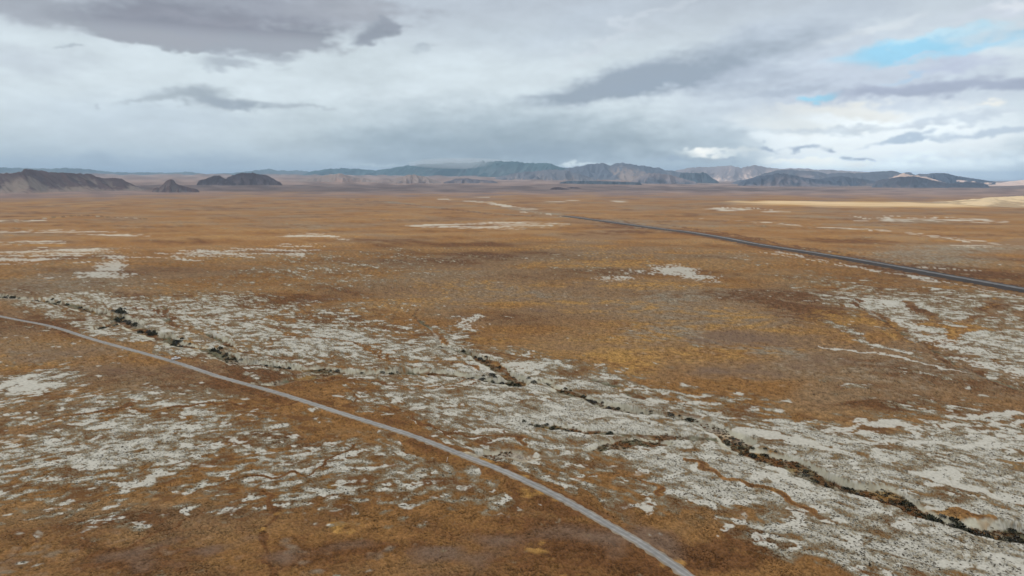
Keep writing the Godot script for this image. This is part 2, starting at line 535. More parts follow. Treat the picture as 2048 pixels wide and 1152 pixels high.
# a ridge along a crest line; each point is x, z, height of the crest
func hill(called: String, label: String, pts: Array, depth: float, rough: float, ca: Color, cb: Color, seed_: int) -> void:
	var p0 := Vector2(pts[0].x, pts[0].y)
	var p1: Vector2 = Vector2(pts[-1].x, pts[-1].y)
	var along := (p1 - p0).normalized()
	var back := Vector2(along.y, -along.x)
	if back.dot(p0 + p1) < 0.0: back = -back
	var length := 0.0
	for i in pts.size() - 1: length += Vector2(pts[i + 1].x - pts[i].x, pts[i + 1].y - pts[i].y).length()
	var rows := clampi(int(length / (p0.length() * 0.0011)), 40, 420)
	var cols := 57
	var mid := (p0 + p1) * 0.5
	var v := PackedVector3Array()
	var c := PackedColorArray()
	var size := depth * 0.42
	var ns := noise(100 + seed_, size)
	var nr := noise(140 + seed_, size * 0.33)
	var nf := noise(180 + seed_, size * 0.11, 2)
	var nw := noise(220 + seed_, size * 1.6)
	var seg := 0
	var done := 0.0
	for i in rows:
		var s := length * i / (rows - 1)
		while seg < pts.size() - 2 and s > done + Vector2(pts[seg + 1].x - pts[seg].x, pts[seg + 1].y - pts[seg].y).length():
			done += Vector2(pts[seg + 1].x - pts[seg].x, pts[seg + 1].y - pts[seg].y).length()
			seg += 1
		var a: Vector3 = pts[seg]
		var b: Vector3 = pts[seg + 1]
		var u := clampf((s - done) / maxf(1.0, Vector2(b.x - a.x, b.y - a.y).length()), 0.0, 1.0)
		var base := Vector2(lerpf(a.x, b.x, u), lerpf(a.y, b.y, u))
		var h := lerpf(a.z, b.z, u)
		var taper := smoothstep(0.0, 0.07, float(i) / rows) * smoothstep(1.0, 0.93, float(i) / rows)
		h = h * (1.0 + 0.035 * nr.get_noise_1d(s * 1.4)) * taper
		for j in cols:
			var q := 2.0 * j / (cols - 1) - 1.0
			q = signf(q) * pow(absf(q), 1.25)
			var jc := q + 0.22 * nw.get_noise_1d(s) * (1.0 - q * q)
			var prof := pow(maxf(0.0, 1.0 - absf(jc)), 1.9)
			var p := base + back * (q * depth)
			var spur := 1.0 - absf(ns.get_noise_2d(s * 1.2, q * depth * 0.35 + 900.0)) * 2.0
			var rib := 1.0 - absf(nr.get_noise_2d(s, q * depth * 0.4)) * 2.0
			var mass := prof * (1.0 - prof) * 4.0
			var y := h * (prof + rough * mass * (0.40 * (spur - 0.55) + 0.22 * (rib - 0.5))) + h * rough * 0.07 * nf.get_noise_2d(p.x, p.y) * smoothstep(0.0, 0.3, prof)
			y = y - 6.0 * (1.0 - smoothstep(0.0, 0.04, prof))
			v.append(Vector3(p.x - mid.x, y, p.y - mid.y))
			var m := clampf(0.45 + 0.8 * ns.get_noise_2d(p.x * 0.8 + 7000.0, p.y * 0.5) + 0.5 * nf.get_noise_2d(p.x, p.y * 0.6) + 0.6 * (0.5 - spur) + 0.35 * (0.5 - rib), 0.0, 1.0)
			var col := cb.lerp(ca, smoothstep(0.10, 0.50, prof + 1.0 * (0.5 - m)))
			col = col.lerp(STEPPE.lerp(cb, 0.5), smoothstep(0.30, 0.03, prof + 0.12 * nf.get_noise_2d(p.x, p.y)) * 0.9)
			c.append(col)
	var o := put(called, sheet(v, c, rows, cols), matte)
	o.position = Vector3(mid.x, 0.0, mid.y)
	tag(o, label, "", "", "structure")

# ---------------------------------------------------------------- roads

func smooth_line(pts: Array, step: float) -> Array:
	var curve := Curve3D.new()
	curve.bake_interval = step
	for i in pts.size():
		var p := Vector3(pts[i].x, 0.0, pts[i].y)
		var a: Vector3 = pts[maxi(i - 1, 0)]
		var b: Vector3 = pts[mini(i + 1, pts.size() - 1)]
		var d := Vector3(b.x - a.x, 0.0, b.y - a.y) / 6.0
		curve.add_point(p, -d, d)
	return Array(curve.get_baked_points())

# cross is a list of [offset, height, colour]
func ribbon(called: String, label: String, pts: Array, step: float, cross: Array, wander := 0.0) -> MeshInstance3D:
	var line := smooth_line(pts, step)
	var v := PackedVector3Array()
	var c := PackedColorArray()
	var n3 := noise(51, 4.0)
	var n9 := noise(52, 30.0)
	for i in line.size():
		var p: Vector3 = line[i]
		var a: Vector3 = line[maxi(i - 1, 0)]
		var b: Vector3 = line[mini(i + 1, line.size() - 1)]
		var side := Vector3(b.x - a.x, 0.0, b.z - a.z).normalized().cross(Vector3.UP)
		var ground := height(p.x, p.z)
		for q: Array in cross:
			var off: float = q[0]
			var e: float = 1.0 if absf(off) > 0.75 * absf(cross[0][0]) else 0.25
			off += wander * e * n3.get_noise_2d(p.x + off * 3.0, p.z)
			var w := p + side * off
			var y: float = ground + q[1] if q[1] > 0.0 else minf(ground, height(w.x, w.z)) + q[1]
			v.append(Vector3(w.x, y, w.z))
			var col: Color = q[2]
			var f := 1.0 + 0.16 * n3.get_noise_2d(w.x * 1.5, w.z * 1.5) + 0.12 * n9.get_noise_2d(w.x, w.z)
			c.append(Color(col.r * f, col.g * f, col.b * f))
	var o := put(called, sheet(v, c, line.size(), cross.size()), matte)
	tag(o, label, "", "", "structure")
	return o

# ---------------------------------------------------------------- plants

# a bushy clump about 1 m in radius and 1 m high: small leaf sprays through its volume over a few stems
func bush_mesh(seed_: int, sprays: int, leaf: float, a: Color, b: Color, upright := 0.4) -> ArrayMesh:
	var r := RandomNumberGenerator.new()
	r.seed = seed_
	var v := PackedVector3Array()
	var n := PackedVector3Array()
	var c := PackedColorArray()
	var idx := PackedInt32Array()
	for k in 5:
		var t := r.randf() * TAU
		var tip := Vector3(cos(t) * 0.5, 0.55, sin(t) * 0.5)
		var s := Vector3(-sin(t), 0.0, cos(t)) * 0.03
		var o := v.size()
		for p: Vector3 in [s, -s, tip]:
			v.append(p + Vector3(0, -0.05, 0))
			n.append(Vector3(cos(t), 0.6, sin(t)).normalized())
			c.append(Color(0.09, 0.07, 0.05))
		idx.append_array([o, o + 1, o + 2])
	for k in sprays:
		var t := r.randf() * TAU
		var u := pow(r.randf(), 0.6)
		var rad := sqrt(r.randf())
		var lump := 0.78 + 0.22 * sin(3.0 * t + seed_) + 0.12 * sin(5.0 * t + 2.0 * seed_)
		var p := Vector3(cos(t) * rad * lump, u * (1.0 - 0.55 * rad * rad) * (0.85 + 0.3 * r.randf()), sin(t) * rad * lump)
		var dir := Vector3(cos(t) * rad, upright + 0.5 * u, sin(t) * rad).normalized()
		var side := dir.cross(Vector3(r.randf() - 0.5, r.randf() - 0.5, r.randf() - 0.5)).normalized()
		var l := leaf * (0.6 + 0.8 * r.randf())
		var col := a.lerp(b, r.randf())
		var o := v.size()
		var nn := (Vector3(p.x, 0.7 * p.y + 0.35, p.z).normalized() + 0.4 * side.cross(dir)).normalized()
		for q: Vector3 in [p - side * l * 0.5, p + side * l * 0.5, p + dir * l * 1.5 + side * l * 0.3, p + dir * l * 1.3 - side * l * 0.3]:
			v.append(q)
			n.append(nn)
			c.append(col)
		idx.append_array([o, o + 1, o + 2, o, o + 2, o + 3])
	return mesh_of(v, n, c, idx)

func grass_mesh(seed_: int, blades: int) -> ArrayMesh:
	var r := RandomNumberGenerator.new()
	r.seed = seed_
	var v := PackedVector3Array()
	var n := PackedVector3Array()
	var c := PackedColorArray()
	var idx := PackedInt32Array()
	for k in blades:
		var t := r.randf() * TAU
		var out := Vector3(cos(t), 0.0, sin(t))
		var root := out * 0.35 * r.randf()
		var side := Vector3(-sin(t), 0.0, cos(t)) * 0.16
		var tip := root + out * (0.2 + 0.5 * r.randf()) + Vector3.UP * (0.55 + 0.45 * r.randf())
		var f := 0.7 + 0.6 * r.randf()
		var o := v.size()
		for p: Vector3 in [root - side, root + side, tip]:
			v.append(p)
			n.append((out * 0.5 + Vector3.UP).normalized())
			c.append(Color(f, f, f * 0.95))
		idx.append_array([o, o + 1, o + 2])
	return mesh_of(v, n, c, idx)

func scatter(called: String, label: String, m: Mesh, spots: Array, mat: Material) -> void:
	var mm := MultiMesh.new()
	mm.transform_format = MultiMesh.TRANSFORM_3D
	mm.use_colors = true
	mm.mesh = m
	mm.instance_count = spots.size()
	for i in spots.size():
		mm.set_instance_transform(i, spots[i][0])
		mm.set_instance_color(i, spots[i][1])
	var o := MultiMeshInstance3D.new()
	o.name = numbered(called)
	o.multimesh = mm
	o.material_override = mat
	add_child(o, true)
	tag(o, label, "", "", "stuff")

func spot(x: float, z: float, s: float, squash: float, col: Color) -> Array:
	var b := Basis(Vector3.UP, rng.randf() * TAU).scaled(Vector3(s, s * squash, s))
	return [Transform3D(b, Vector3(x, height(x, z) - 0.04, z)), col]

var shrub_kinds: Array = []
var shrubs_built := 0

func shrub_line(pts: Array, half: float, count: int, size: float, label: String, group: String) -> void:
	var total := 0.0
	for i in pts.size() - 1: total += Vector2(pts[i + 1].x - pts[i].x, pts[i + 1].y - pts[i].y).length()
	for k in int(count * SHRUB_SHARE):
		var s := rng.randf() * total
		var i := 0
		while i < pts.size() - 2:
			var l := Vector2(pts[i + 1].x - pts[i].x, pts[i + 1].y - pts[i].y).length()
			if s < l: break
			s -= l
			i += 1
		var a: Vector3 = pts[i]
		var b: Vector3 = pts[i + 1]
		var d := Vector2(b.x - a.x, b.y - a.y)
		var p := Vector2(a.x, a.y) + d.normalized() * minf(s, d.length())
		var across := Vector2(d.y, -d.x).normalized()
		p += across * half * (rng.randf() + rng.randf() - 1.0) * 1.3
		var sz := 1.35 * size * (0.45 + 0.75 * rng.randf() * rng.randf() + 0.2 * rng.randf())
		var o := put("shrub", shrub_kinds[rng.randi() % shrub_kinds.size()], matte)
		o.position = Vector3(p.x, height(p.x, p.y) - 0.06, p.y)
		o.rotation.y = rng.randf() * TAU
		o.scale = Vector3(sz * 0.75, sz * 0.7, sz * 0.75)
		tag(o, label, "shrub", group)
		shrubs_built += 1

# an unseen heap of cloud added to shade the plain, flat below and lumpy above
func added_cloud(label: String, where: Vector3, half: Vector3, seed_: int) -> void:
	var n := noise(seed_, 0.9, 4)
	var rows := 40
	var cols := 72
	var v := PackedVector3Array()
	var nn := PackedVector3Array()
	var idx := PackedInt32Array()
	for i in rows + 1:
		var e := PI * i / rows - PI / 2.0
		for j in cols + 1:
			var t := TAU * j / cols
			var d := Vector3(cos(e) * cos(t), sin(e), cos(e) * sin(t))
			var f := 1.0 + 0.55 * n.get_noise_3dv(d * 1.2)
			var p := d * f
			if p.y < 0.0: p.y *= 0.35
			v.append(p * half)
			nn.append(d)
			if i < rows and j < cols:
				var o := i * (cols + 1) + j
				idx.append_array([o, o + 1, o + cols + 1, o + 1, o + cols + 2, o + cols + 1])
	var white := plain(Color(0.85, 0.86, 0.88), 1.0)
	var o := put("cloud", mesh_of(v, nn, PackedColorArray(), idx), white)
	o.position = where
	tag(o, label, "", "", "structure")

# ---------------------------------------------------------------- truck and post

func box(st: SurfaceTool, lo: Vector3, hi: Vector3, taper := Vector2.ZERO) -> void:
	# a block whose top is drawn in by taper.x along x and taper.y along z
	var a := [Vector3(lo.x, lo.y, lo.z), Vector3(hi.x, lo.y, lo.z), Vector3(hi.x, lo.y, hi.z), Vector3(lo.x, lo.y, hi.z)]
	var b := [Vector3(lo.x + taper.x, hi.y, lo.z + taper.y), Vector3(hi.x - taper.x, hi.y, lo.z + taper.y), Vector3(hi.x - taper.x, hi.y, hi.z - taper.y), Vector3(lo.x + taper.x, hi.y, hi.z - taper.y)]
	var quads := [[b[0], b[1], b[2], b[3]], [a[3], a[2], a[1], a[0]]]
	for k in 4: quads.append([a[k], a[(k + 1) % 4], b[(k + 1) % 4], b[k]])
	for q: Array in quads:
		for i in [0, 2, 1, 0, 3, 2]:
			st.add_vertex(q[i])

func profile(pts: Array, half: float, inset := 0.0) -> ArrayMesh:
	# a side outline (x, y) given half a width; inset draws the upper points in
	var st := SurfaceTool.new()
	st.begin(Mesh.PRIMITIVE_TRIANGLES)
	st.set_smooth_group(-1)
	var poly := PackedVector2Array()
	var top := -1e9
	var low := 1e9
	for p: Vector2 in pts:
		poly.append(p)
		top = maxf(top, p.y)
		low = minf(low, p.y)
	var tri := Geometry2D.triangulate_polygon(poly)
	var w := func(p: Vector2, s: float) -> Vector3: return Vector3(p.x, p.y, s * (half - inset * (p.y - low) / (top - low)))
	for i in range(0, tri.size(), 3):
		for s: float in [1.0, -1.0]:
			for k in ([0, 1, 2] if s > 0.0 else [0, 2, 1]): st.add_vertex(w.call(poly[tri[i + k]], s))
	for i in poly.size():
		var a := poly[i]
		var b := poly[(i + 1) % poly.size()]
		var q := [w.call(a, 1.0), w.call(b, 1.0), w.call(b, -1.0), w.call(a, -1.0)]
		for k in [0, 1, 2, 0, 2, 3]: st.add_vertex(q[k])
	st.generate_normals()
	return st.commit()

func boxes(list: Array) -> ArrayMesh:
	var st := SurfaceTool.new()
	st.begin(Mesh.PRIMITIVE_TRIANGLES)
	st.set_smooth_group(-1)
	for l: Array in list: box(st, l[0], l[1], l[2] if l.size() > 2 else Vector2.ZERO)
	st.generate_normals()
	return st.commit()

func truck(where: Vector2, turn: float) -> void:
	var t := Node3D.new()
	t.name = "parked_truck"
	add_child(t)
	t.position = Vector3(where.x, height(where.x, where.y) + 0.05, where.y)
	t.rotation.y = turn
	tag(t, "white pickup truck stopped on the edge of the pale gravel road", "truck")
	var paint := plain(Color(0.72, 0.70, 0.68), 0.35)
	paint.clearcoat_enabled = true
	var glass := plain(Color(0.02, 0.022, 0.025), 0.1)
	var black := plain(Color(0.02, 0.02, 0.02), 0.85)
	var steel := plain(Color(0.55, 0.55, 0.56), 0.35, 0.8)
	var body := [Vector2(-2.75, 0.55), Vector2(-2.3, 0.45), Vector2(2.3, 0.42), Vector2(2.75, 0.5), Vector2(2.78, 0.95), Vector2(2.6, 1.12), Vector2(1.25, 1.2), Vector2(-2.78, 1.2)]
	put("body", profile(body, 0.98, 0.05), paint, t)
	put("cab", profile([Vector2(-0.95, 1.2), Vector2(1.3, 1.2), Vector2(0.55, 1.86), Vector2(0.3, 1.92), Vector2(-0.6, 1.92), Vector2(-0.8, 1.86)], 0.9, 0.17), paint, t)
	put("cargo_bed", boxes([[Vector3(-2.7, 1.2, -0.92), Vector3(-1.0, 1.42, -0.82)], [Vector3(-2.7, 1.2, 0.82), Vector3(-1.0, 1.42, 0.92)], [Vector3(-2.76, 1.2, -0.92), Vector3(-2.7, 1.42, 0.92)]]), paint, t)
	for s: float in [-1.0, 1.0]:
		var pane := [Vector2(-0.72, 1.3), Vector2(1.05, 1.3), Vector2(0.52, 1.78), Vector2(-0.66, 1.78)]
		var sw := put("side_window", profile(pane, 0.02), glass, t)
		sw.position = Vector3(0.0, 0.0, s * 0.83)
		sw.rotation.x = -s * 0.23 * 0.0
		put("mirror", boxes([[Vector3(0.85, 1.22, s * 1.02 - 0.1), Vector3(0.97, 1.42, s * 1.02 + 0.1)]]), black, t)
		put("headlight", boxes([[Vector3(2.7, 0.8, s * 0.72 - 0.16), Vector3(2.8, 0.98, s * 0.72 + 0.16)]]), steel, t)
		put("tail_light", boxes([[Vector3(-2.82, 0.8, s * 0.84 - 0.08), Vector3(-2.74, 1.15, s * 0.84 + 0.08)]]), plain(Color(0.35, 0.02, 0.02), 0.3), t)
	put("windscreen", boxes([[Vector3(-0.02, -0.42, -0.74), Vector3(0.02, 0.42, 0.74)]]), glass, t)
	var ws: MeshInstance3D = t.get_child(t.get_child_count() - 1)
	ws.position = Vector3(0.97, 1.54, 0.0)
	ws.rotation.z = 0.85
	put("rear_window", boxes([[Vector3(-0.93, 1.3, -0.66), Vector3(-0.89, 1.72, 0.66)]]), glass, t)
	put("front_bumper", boxes([[Vector3(2.7, 0.42, -0.95), Vector3(2.9, 0.64, 0.95)]]), steel, t)
	put("rear_bumper", boxes([[Vector3(-2.95, 0.45, -0.92), Vector3(-2.75, 0.64, 0.92)]]), steel, t)
	for x: float in [-1.75, 1.75]:
		for s: float in [-1.0, 1.0]:
			var cy := CylinderMesh.new()
			cy.top_radius = 0.42
			cy.bottom_radius = 0.42
			cy.height = 0.28
			var tyre := put("wheel", cy, black, t)
			tyre.position = Vector3(x, 0.42, s * 0.88)
			tyre.rotation.x = PI / 2.0
			var hub := CylinderMesh.new()
			hub.top_radius = 0.24
			hub.bottom_radius = 0.24
			hub.height = 0.3
			put("rim", hub, steel, tyre)

func marker_post(where: Vector2) -> void:
	var t := Node3D.new()
	t.name = "marker_post"
	add_child(t)
	t.position = Vector3(where.x, height(where.x, where.y) - 0.1, where.y)
	t.rotation = Vector3(0.05, 0.3, -0.22)
	tag(t, "thin white leaning marker post beside the trail near the road", "post")
	put("pole", boxes([[Vector3(-0.09, 0.0, -0.06), Vector3(0.09, 2.2, 0.06), Vector2(0.015, 0.01)]]), plain(Color(0.75, 0.72, 0.66), 0.8), t)
	put("cap", boxes([[Vector3(-0.11, 2.2, -0.08), Vector3(0.11, 2.34, 0.08), Vector2(0.04, 0.03)]]), plain(Color(0.7, 0.66, 0.6), 0.7), t)

# ---------------------------------------------------------------- the scene

const SKY_LIFT := 0.9
const SHRUB_SHARE := 0.93

func _ready() -> void:
	rng.seed = 4711
	var cam := Camera3D.new()
	cam.name = "camera"
	cam.position = Vector3(0.0, 120.0, 0.0)
	cam.rotation_degrees.x = -9.0
	cam.fov = 45.76
	cam.near = 1.0
	cam.far = 90000.0
	add_child(cam)
	cloud(25.61, 6.48, 16.99, 6.65, Color(0.792, 0.835, 0.894), 0.9, 0.9, 0.0, 1.0)
	cloud(27.16, 3.06, 13.91, 3.03, Color(1.027, 1.059, 1.067), 1.0, 0.7, 0.0, 1.0)
	cloud(28.63, 0.53, 14.61, 1.79, Color(1.137, 1.192, 1.208), 1.0, 0.75, 0.0, 1.0)
	cloud(-0.98, 3.63, 21.85, 3.79, Color(0.675, 0.737, 0.776), 0.85, 0.9, 0.0, 1.0)
	cloud(5.17, 2.82, 15.15, 2.40, Color(0.651, 0.714, 0.753), 0.7, 0.9, 0.0, 1.0)
	cloud(-27.33, 4.29, 13.50, 2.47, Color(0.808, 0.863, 0.902), 0.8, 0.9, 0.0, 1.0)
	cloud(-12.87, 8.87, 7.64, 3.33, Color(0.816, 0.863, 0.886), 0.8, 0.9, 0.0, 1.0)
	cloud(-16.12, 3.87, 9.76, 2.68, Color(0.784, 0.839, 0.863), 0.6, 0.9, 0.0, 1.0)
	cloud(-35.80, 7.70, 7.99, 1.56, Color(0.769, 0.808, 0.847), 0.6, 0.9, 0.0, 1.0)
	cloud(25.72, 4.88, 8.60, 0.78, Color(0.957, 0.965, 0.949), 0.9, 0.7, 3, 1.0)
	cloud(20.96, 4.14, 5.35, 1.30, Color(0.925, 0.949, 0.949), 0.8, 0.8, 8, 1.0)
	cloud(34.50, 4.89, 1.66, 0.26, Color(0.980, 0.980, 0.957), 0.9, 0.7, 0.0, 1.0)
	cloud(15.89, 2.14, 4.19, 0.39, Color(1.118, 1.125, 1.098), 0.9, 0.7, 0.0, 1.0)
	cloud(14.93, 2.23, 1.54, 0.35, Color(1.118, 1.118, 1.090), 0.9, 0.6, 0.0, 1.0)
	cloud(23.93, 1.41, 5.51, 0.45, Color(1.129, 1.137, 1.106), 0.9, 0.7, 0.0, 1.0)
	cloud(25.65, 1.09, 3.69, 0.37, Color(1.118, 1.129, 1.098), 0.7, 0.8, 0.0, 1.0)
	cloud(6.42, 1.17, 2.85, 0.20, Color(1.039, 1.078, 1.078), 0.9, 0.7, 0.0, 1.0)
	cloud(-10.78, 1.03, 3.59, 0.16, Color(0.902, 0.961, 0.969), 0.7, 0.7, 0.0, 1.0)
	cloud(29.52, 8.98, 5.49, 1.06, Color(0.627, 0.847, 0.957), 0.95, 0.75, -6, 1.0)
	cloud(33.32, 8.69, 3.94, 0.70, Color(0.667, 0.855, 0.957), 0.85, 0.75, -3, 1.0)
	cloud(31.53, 9.70, 3.50, 0.32, Color(0.769, 0.910, 0.973), 0.6, 0.7, -6, 1.0)
	cloud(22.67, 5.98, 1.66, 0.33, Color(0.627, 0.863, 0.965), 0.9, 0.7, -3, 1.0)
	cloud(29.66, 7.25, 2.75, 0.27, Color(0.698, 0.831, 0.941), 0.6, 0.8, -12, 1.0)
	cloud(25.34, 10.27, 6.22, 0.54, Color(0.886, 0.918, 0.941), 0.9, 0.8, -10, 1.0)
	cloud(29.86, 8.56, 2.43, 0.17, Color(0.784, 0.839, 0.910), 0.7, 0.8, -4, 1.0)
	cloud(32.57, 7.74, 4.30, 0.84, Color(0.753, 0.792, 0.871), 0.85, 0.8, -4, 1.0)
	cloud(33.96, 10.73, 3.85, 0.80, Color(0.839, 0.871, 0.918), 0.8, 0.9, 0.0, 1.0)
	cloud(33.94, 10.91, 1.92, 0.37, Color(0.902, 0.925, 0.949), 0.7, 0.8, 0.0, 1.0)
	cloud(28.82, 6.23, 7.48, 0.82, Color(0.675, 0.714, 0.792), 0.95, 0.7, -3, 0.7)
	cloud(33.57, 5.99, 5.08, 0.78, Color(0.659, 0.698, 0.776), 0.9, 0.7, -2, 0.6)
	cloud(20.81, 6.71, 6.37, 0.65, Color(0.690, 0.737, 0.800), 0.7, 0.8, -6, 1.0)
	cloud(32.03, 3.93, 5.88, 0.41, Color(0.808, 0.855, 0.902), 0.8, 0.8, -5, 1.0)
	cloud(30.02, 2.87, 3.39, 0.45, Color(0.737, 0.808, 0.878), 0.9, 0.7, -5, 0.6)
	cloud(33.83, 3.09, 3.12, 0.40, Color(0.769, 0.831, 0.894), 0.8, 0.7, -4, 1.0)
	cloud(16.97, 3.48, 3.38, 0.38, Color(0.839, 0.878, 0.910), 0.7, 0.8, 12, 1.0)
	cloud(23.79, 3.62, 6.85, 0.37, Color(0.816, 0.863, 0.902), 0.7, 0.8, -2, 1.0)
	cloud(20.34, 2.32, 1.52, 0.26, Color(0.659, 0.729, 0.808), 0.85, 0.8, 0, 0.6)
	cloud(22.89, 2.42, 1.47, 0.33, Color(0.643, 0.714, 0.800), 0.85, 0.8, 3, 0.6)
	cloud(24.83, 2.24, 0.88, 0.29, Color(0.659, 0.729, 0.808), 0.85, 0.8, 0, 0.6)
	cloud(26.76, 1.84, 0.66, 0.18, Color(0.690, 0.761, 0.831), 0.9, 0.6, 0.0, 1.0)
	cloud(27.96, 1.79, 0.90, 0.25, Color(0.651, 0.722, 0.808), 0.9, 0.55, 0, 0.6)
	cloud(12.43, 1.66, 1.97, 0.28, Color(0.675, 0.745, 0.808), 0.8, 0.7, 0.0, 1.0)
	cloud(16.66, 1.86, 1.51, 0.23, Color(0.706, 0.769, 0.831), 0.8, 0.7, 0.0, 1.0)
	cloud(18.50, 9.70, 13.59, 2.50, Color(0.737, 0.784, 0.839), 0.75, 0.9, -14, 1.0)
	cloud(12.20, 8.14, 13.69, 2.40, Color(0.659, 0.710, 0.765), 0.95, 0.75, -10, 0.8)
	cloud(9.89, 7.37, 11.29, 1.75, Color(0.588, 0.643, 0.702), 1.0, 0.7, -8, 0.55)
	cloud(6.32, 6.51, 6.41, 0.54, Color(0.588, 0.643, 0.698), 0.85, 0.7, -2, 0.45)
	cloud(18.59, 7.90, 7.25, 1.46, Color(0.682, 0.729, 0.792), 0.6, 0.9, -9, 1.0)
	cloud(8.21, 11.22, 10.12, 0.44, Color(0.847, 0.878, 0.910), 0.55, 0.9, -26, 1.0)
	cloud(6.22, 12.00, 7.87, 2.18, Color(0.753, 0.800, 0.847), 0.6, 0.9, -20, 1.0)
	cloud(-0.96, 11.33, 7.18, 1.48, Color(0.776, 0.824, 0.863), 0.5, 0.9, 0.0, 1.0)
	cloud(-5.09, 2.42, 17.43, 2.09, Color(0.620, 0.690, 0.737), 0.75, 0.95, 0.0, 1.0)
	cloud(3.13, 2.22, 10.56, 1.29, Color(0.612, 0.682, 0.737), 0.6, 0.9, 0.0, 1.0)
	cloud(16.98, 3.09, 4.50, 2.30, Color(0.690, 0.761, 0.808), 0.5, 0.95, 24, 1.0)
	cloud(-29.15, 1.24, 13.20, 0.99, Color(0.682, 0.761, 0.831), 0.6, 0.95, 0.0, 1.0)
	cloud(-33.87, 11.14, 9.93, 1.53, Color(0.659, 0.686, 0.725), 1.0, 0.75, 4, 1.0)
	cloud(-20.03, 12.73, 14.92, 2.24, Color(0.620, 0.643, 0.690), 1.0, 0.7, 0.0, 1.0)
	cloud(-12.72, 12.85, 6.06, 1.41, Color(0.675, 0.698, 0.737), 0.9, 0.8, 0.0, 1.0)
	cloud(-23.25, 10.78, 10.77, 2.25, Color(0.549, 0.569, 0.616), 1.0, 0.62, 2, 0.7)
	cloud(-25.97, 9.61, 5.84, 0.88, Color(0.549, 0.569, 0.608), 0.95, 0.55, 4, 0.7)
	cloud(-19.47, 10.18, 4.64, 0.99, Color(0.549, 0.576, 0.620), 0.95, 0.7, -4, 0.7)
	cloud(-22.86, 11.48, 7.79, 0.68, Color(0.612, 0.627, 0.675), 0.6, 0.9, 0.0, 1.0)
	cloud(-11.45, 11.04, 2.24, 1.16, Color(0.580, 0.612, 0.659), 0.95, 0.7, -12, 0.8)
	cloud(-10.38, 11.88, 1.32, 0.86, Color(0.596, 0.627, 0.675), 0.8, 0.6, 0.0, 1.0)
	cloud(-7.37, 10.21, 1.35, 0.37, Color(0.698, 0.745, 0.784), 0.7, 0.8, 0.0, 1.0)
	cloud(-21.34, 8.41, 3.15, 0.64, Color(0.682, 0.722, 0.761), 0.85, 0.8, 0.0, 1.0)
	cloud(-20.94, 9.21, 3.51, 0.50, Color(0.612, 0.643, 0.690), 0.6, 0.8, 0.0, 1.0)
	cloud(-32.41, 8.88, 0.98, 0.16, Color(0.675, 0.722, 0.761), 0.7, 0.8, 0.0, 1.0)
	cloud(-22.18, 6.00, 4.53, 1.23, Color(0.698, 0.745, 0.776), 0.85, 0.8, 0.0, 1.0)
	cloud(-22.55, 5.70, 5.90, 0.87, Color(0.651, 0.698, 0.737), 0.9, 0.9, 2, 0.6)
	cloud(-26.26, 5.53, 3.60, 0.35, Color(0.690, 0.737, 0.769), 0.8, 0.8, -3, 1.0)
	cloud(-20.80, 5.62, 3.20, 0.59, Color(0.627, 0.675, 0.722), 0.8, 0.85, 0, 0.5)
	cloud(-16.80, 5.45, 3.36, 0.26, Color(0.714, 0.761, 0.792), 0.7, 0.8, 0.0, 1.0)
	cloud(-30.13, 5.30, 0.43, 0.20, Color(0.706, 0.753, 0.792), 0.6, 0.8, 0.0, 1.0)
	var env := Environment.new()
	env.background_mode = Environment.BG_SKY
	var pan := PanoramaSkyMaterial.new()
	pan.panorama = lay_sky()
	env.sky = Sky.new()
	env.sky.sky_material = pan
	env.tonemap_mode = Environment.TONE_MAPPER_LINEAR
	env.tonemap_exposure = 1.14
	env.sdfgi_enabled = true
	env.ssao_enabled = true
	env.ssil_enabled = true
	env.fog_enabled = true
	env.fog_density = 0.000033
	env.fog_light_color = Color(0.76, 0.88, 1.0)
	env.volumetric_fog_enabled = true
	env.volumetric_fog_density = 0.0
	var we := WorldEnvironment.new()
	we.name = "environment"
	we.environment = env
	add_child(we)
	var sun := DirectionalLight3D.new()
	sun.name = "sun"
	sun.light_energy = 0.6
	sun.light_color = Color(1.0, 0.97, 0.92)
	sun.light_angular_distance = 5.0
	sun.shadow_enabled = true
	add_child(sun)
	sun.look_at_from_position(Vector3(-0.85, 0.55, 0.1) * 1000.0, Vector3.ZERO)
	matte = painted()

	lay_grid()
	blob(W, -326.0, -629.6, 154.1, 120.9, 0.9, 0.7)
	blob(W, -178.6, -512.6, 127.4, 89.9, 0.62, 0.7)
	blob(W, -112.2, -490.4, 93.2, 89.8, 0.62, 0.7)
	blob(W, -46.1, -516.0, 30.4, 75.2, 0.7, 0.7)
	blob(W, -12.5, -423.0, 50.8, 51.6, 0.8, 0.7)
	blob(W, -6.8, -374.3, 138.3, 79.5, 0.95, 0.7)
	blob(W, 57.7, -333.4, 81.7, 47.2, 0.7, 0.7)
	blob(W, 29.4, -303.3, 94.0, 42.6, 0.7, 0.7)
	blob(W, 98.9, -280.2, 93.2, 54.2, 0.8, 0.7)
	blob(W, 139.4, -245.6, 89.0, 52.1, 0.72, 0.7)
	blob(W, 214.9, -298.0, 64.7, 44.0, 0.45, 0.7)
	blob(W, 181.2, -303.7, 85.4, 30.7, 0.5, 0.7)
	blob(W, 134.7, -328.4, 66.4, 21.5, 0.4, 0.7)
	blob(W, 104.1, -363.7, 67.1, 21.7, 0.45, 0.7)
	blob(W, 54.3, -252.4, 60.4, 36.6, 0.62, 0.7)
	blob(W, -202.6, -341.7, 131.4, 80.9, 0.5, 0.7)
	blob(W, -130.4, -278.0, 129.4, 76.1, 0.52, 0.7)
	blob(W, -193.9, -286.9, 70.4, 59.0, 0.3, 0.7)
	blob(W, -289.1, -395.4, 38.9, 45.5, 0.6, 0.7)
	blob(W, -64.6, -273.9, 68.3, 49.6, 0.46, 0.7)
	blob(W, -12.9, -259.9, 45.6, 32.0, 0.5, 0.7)
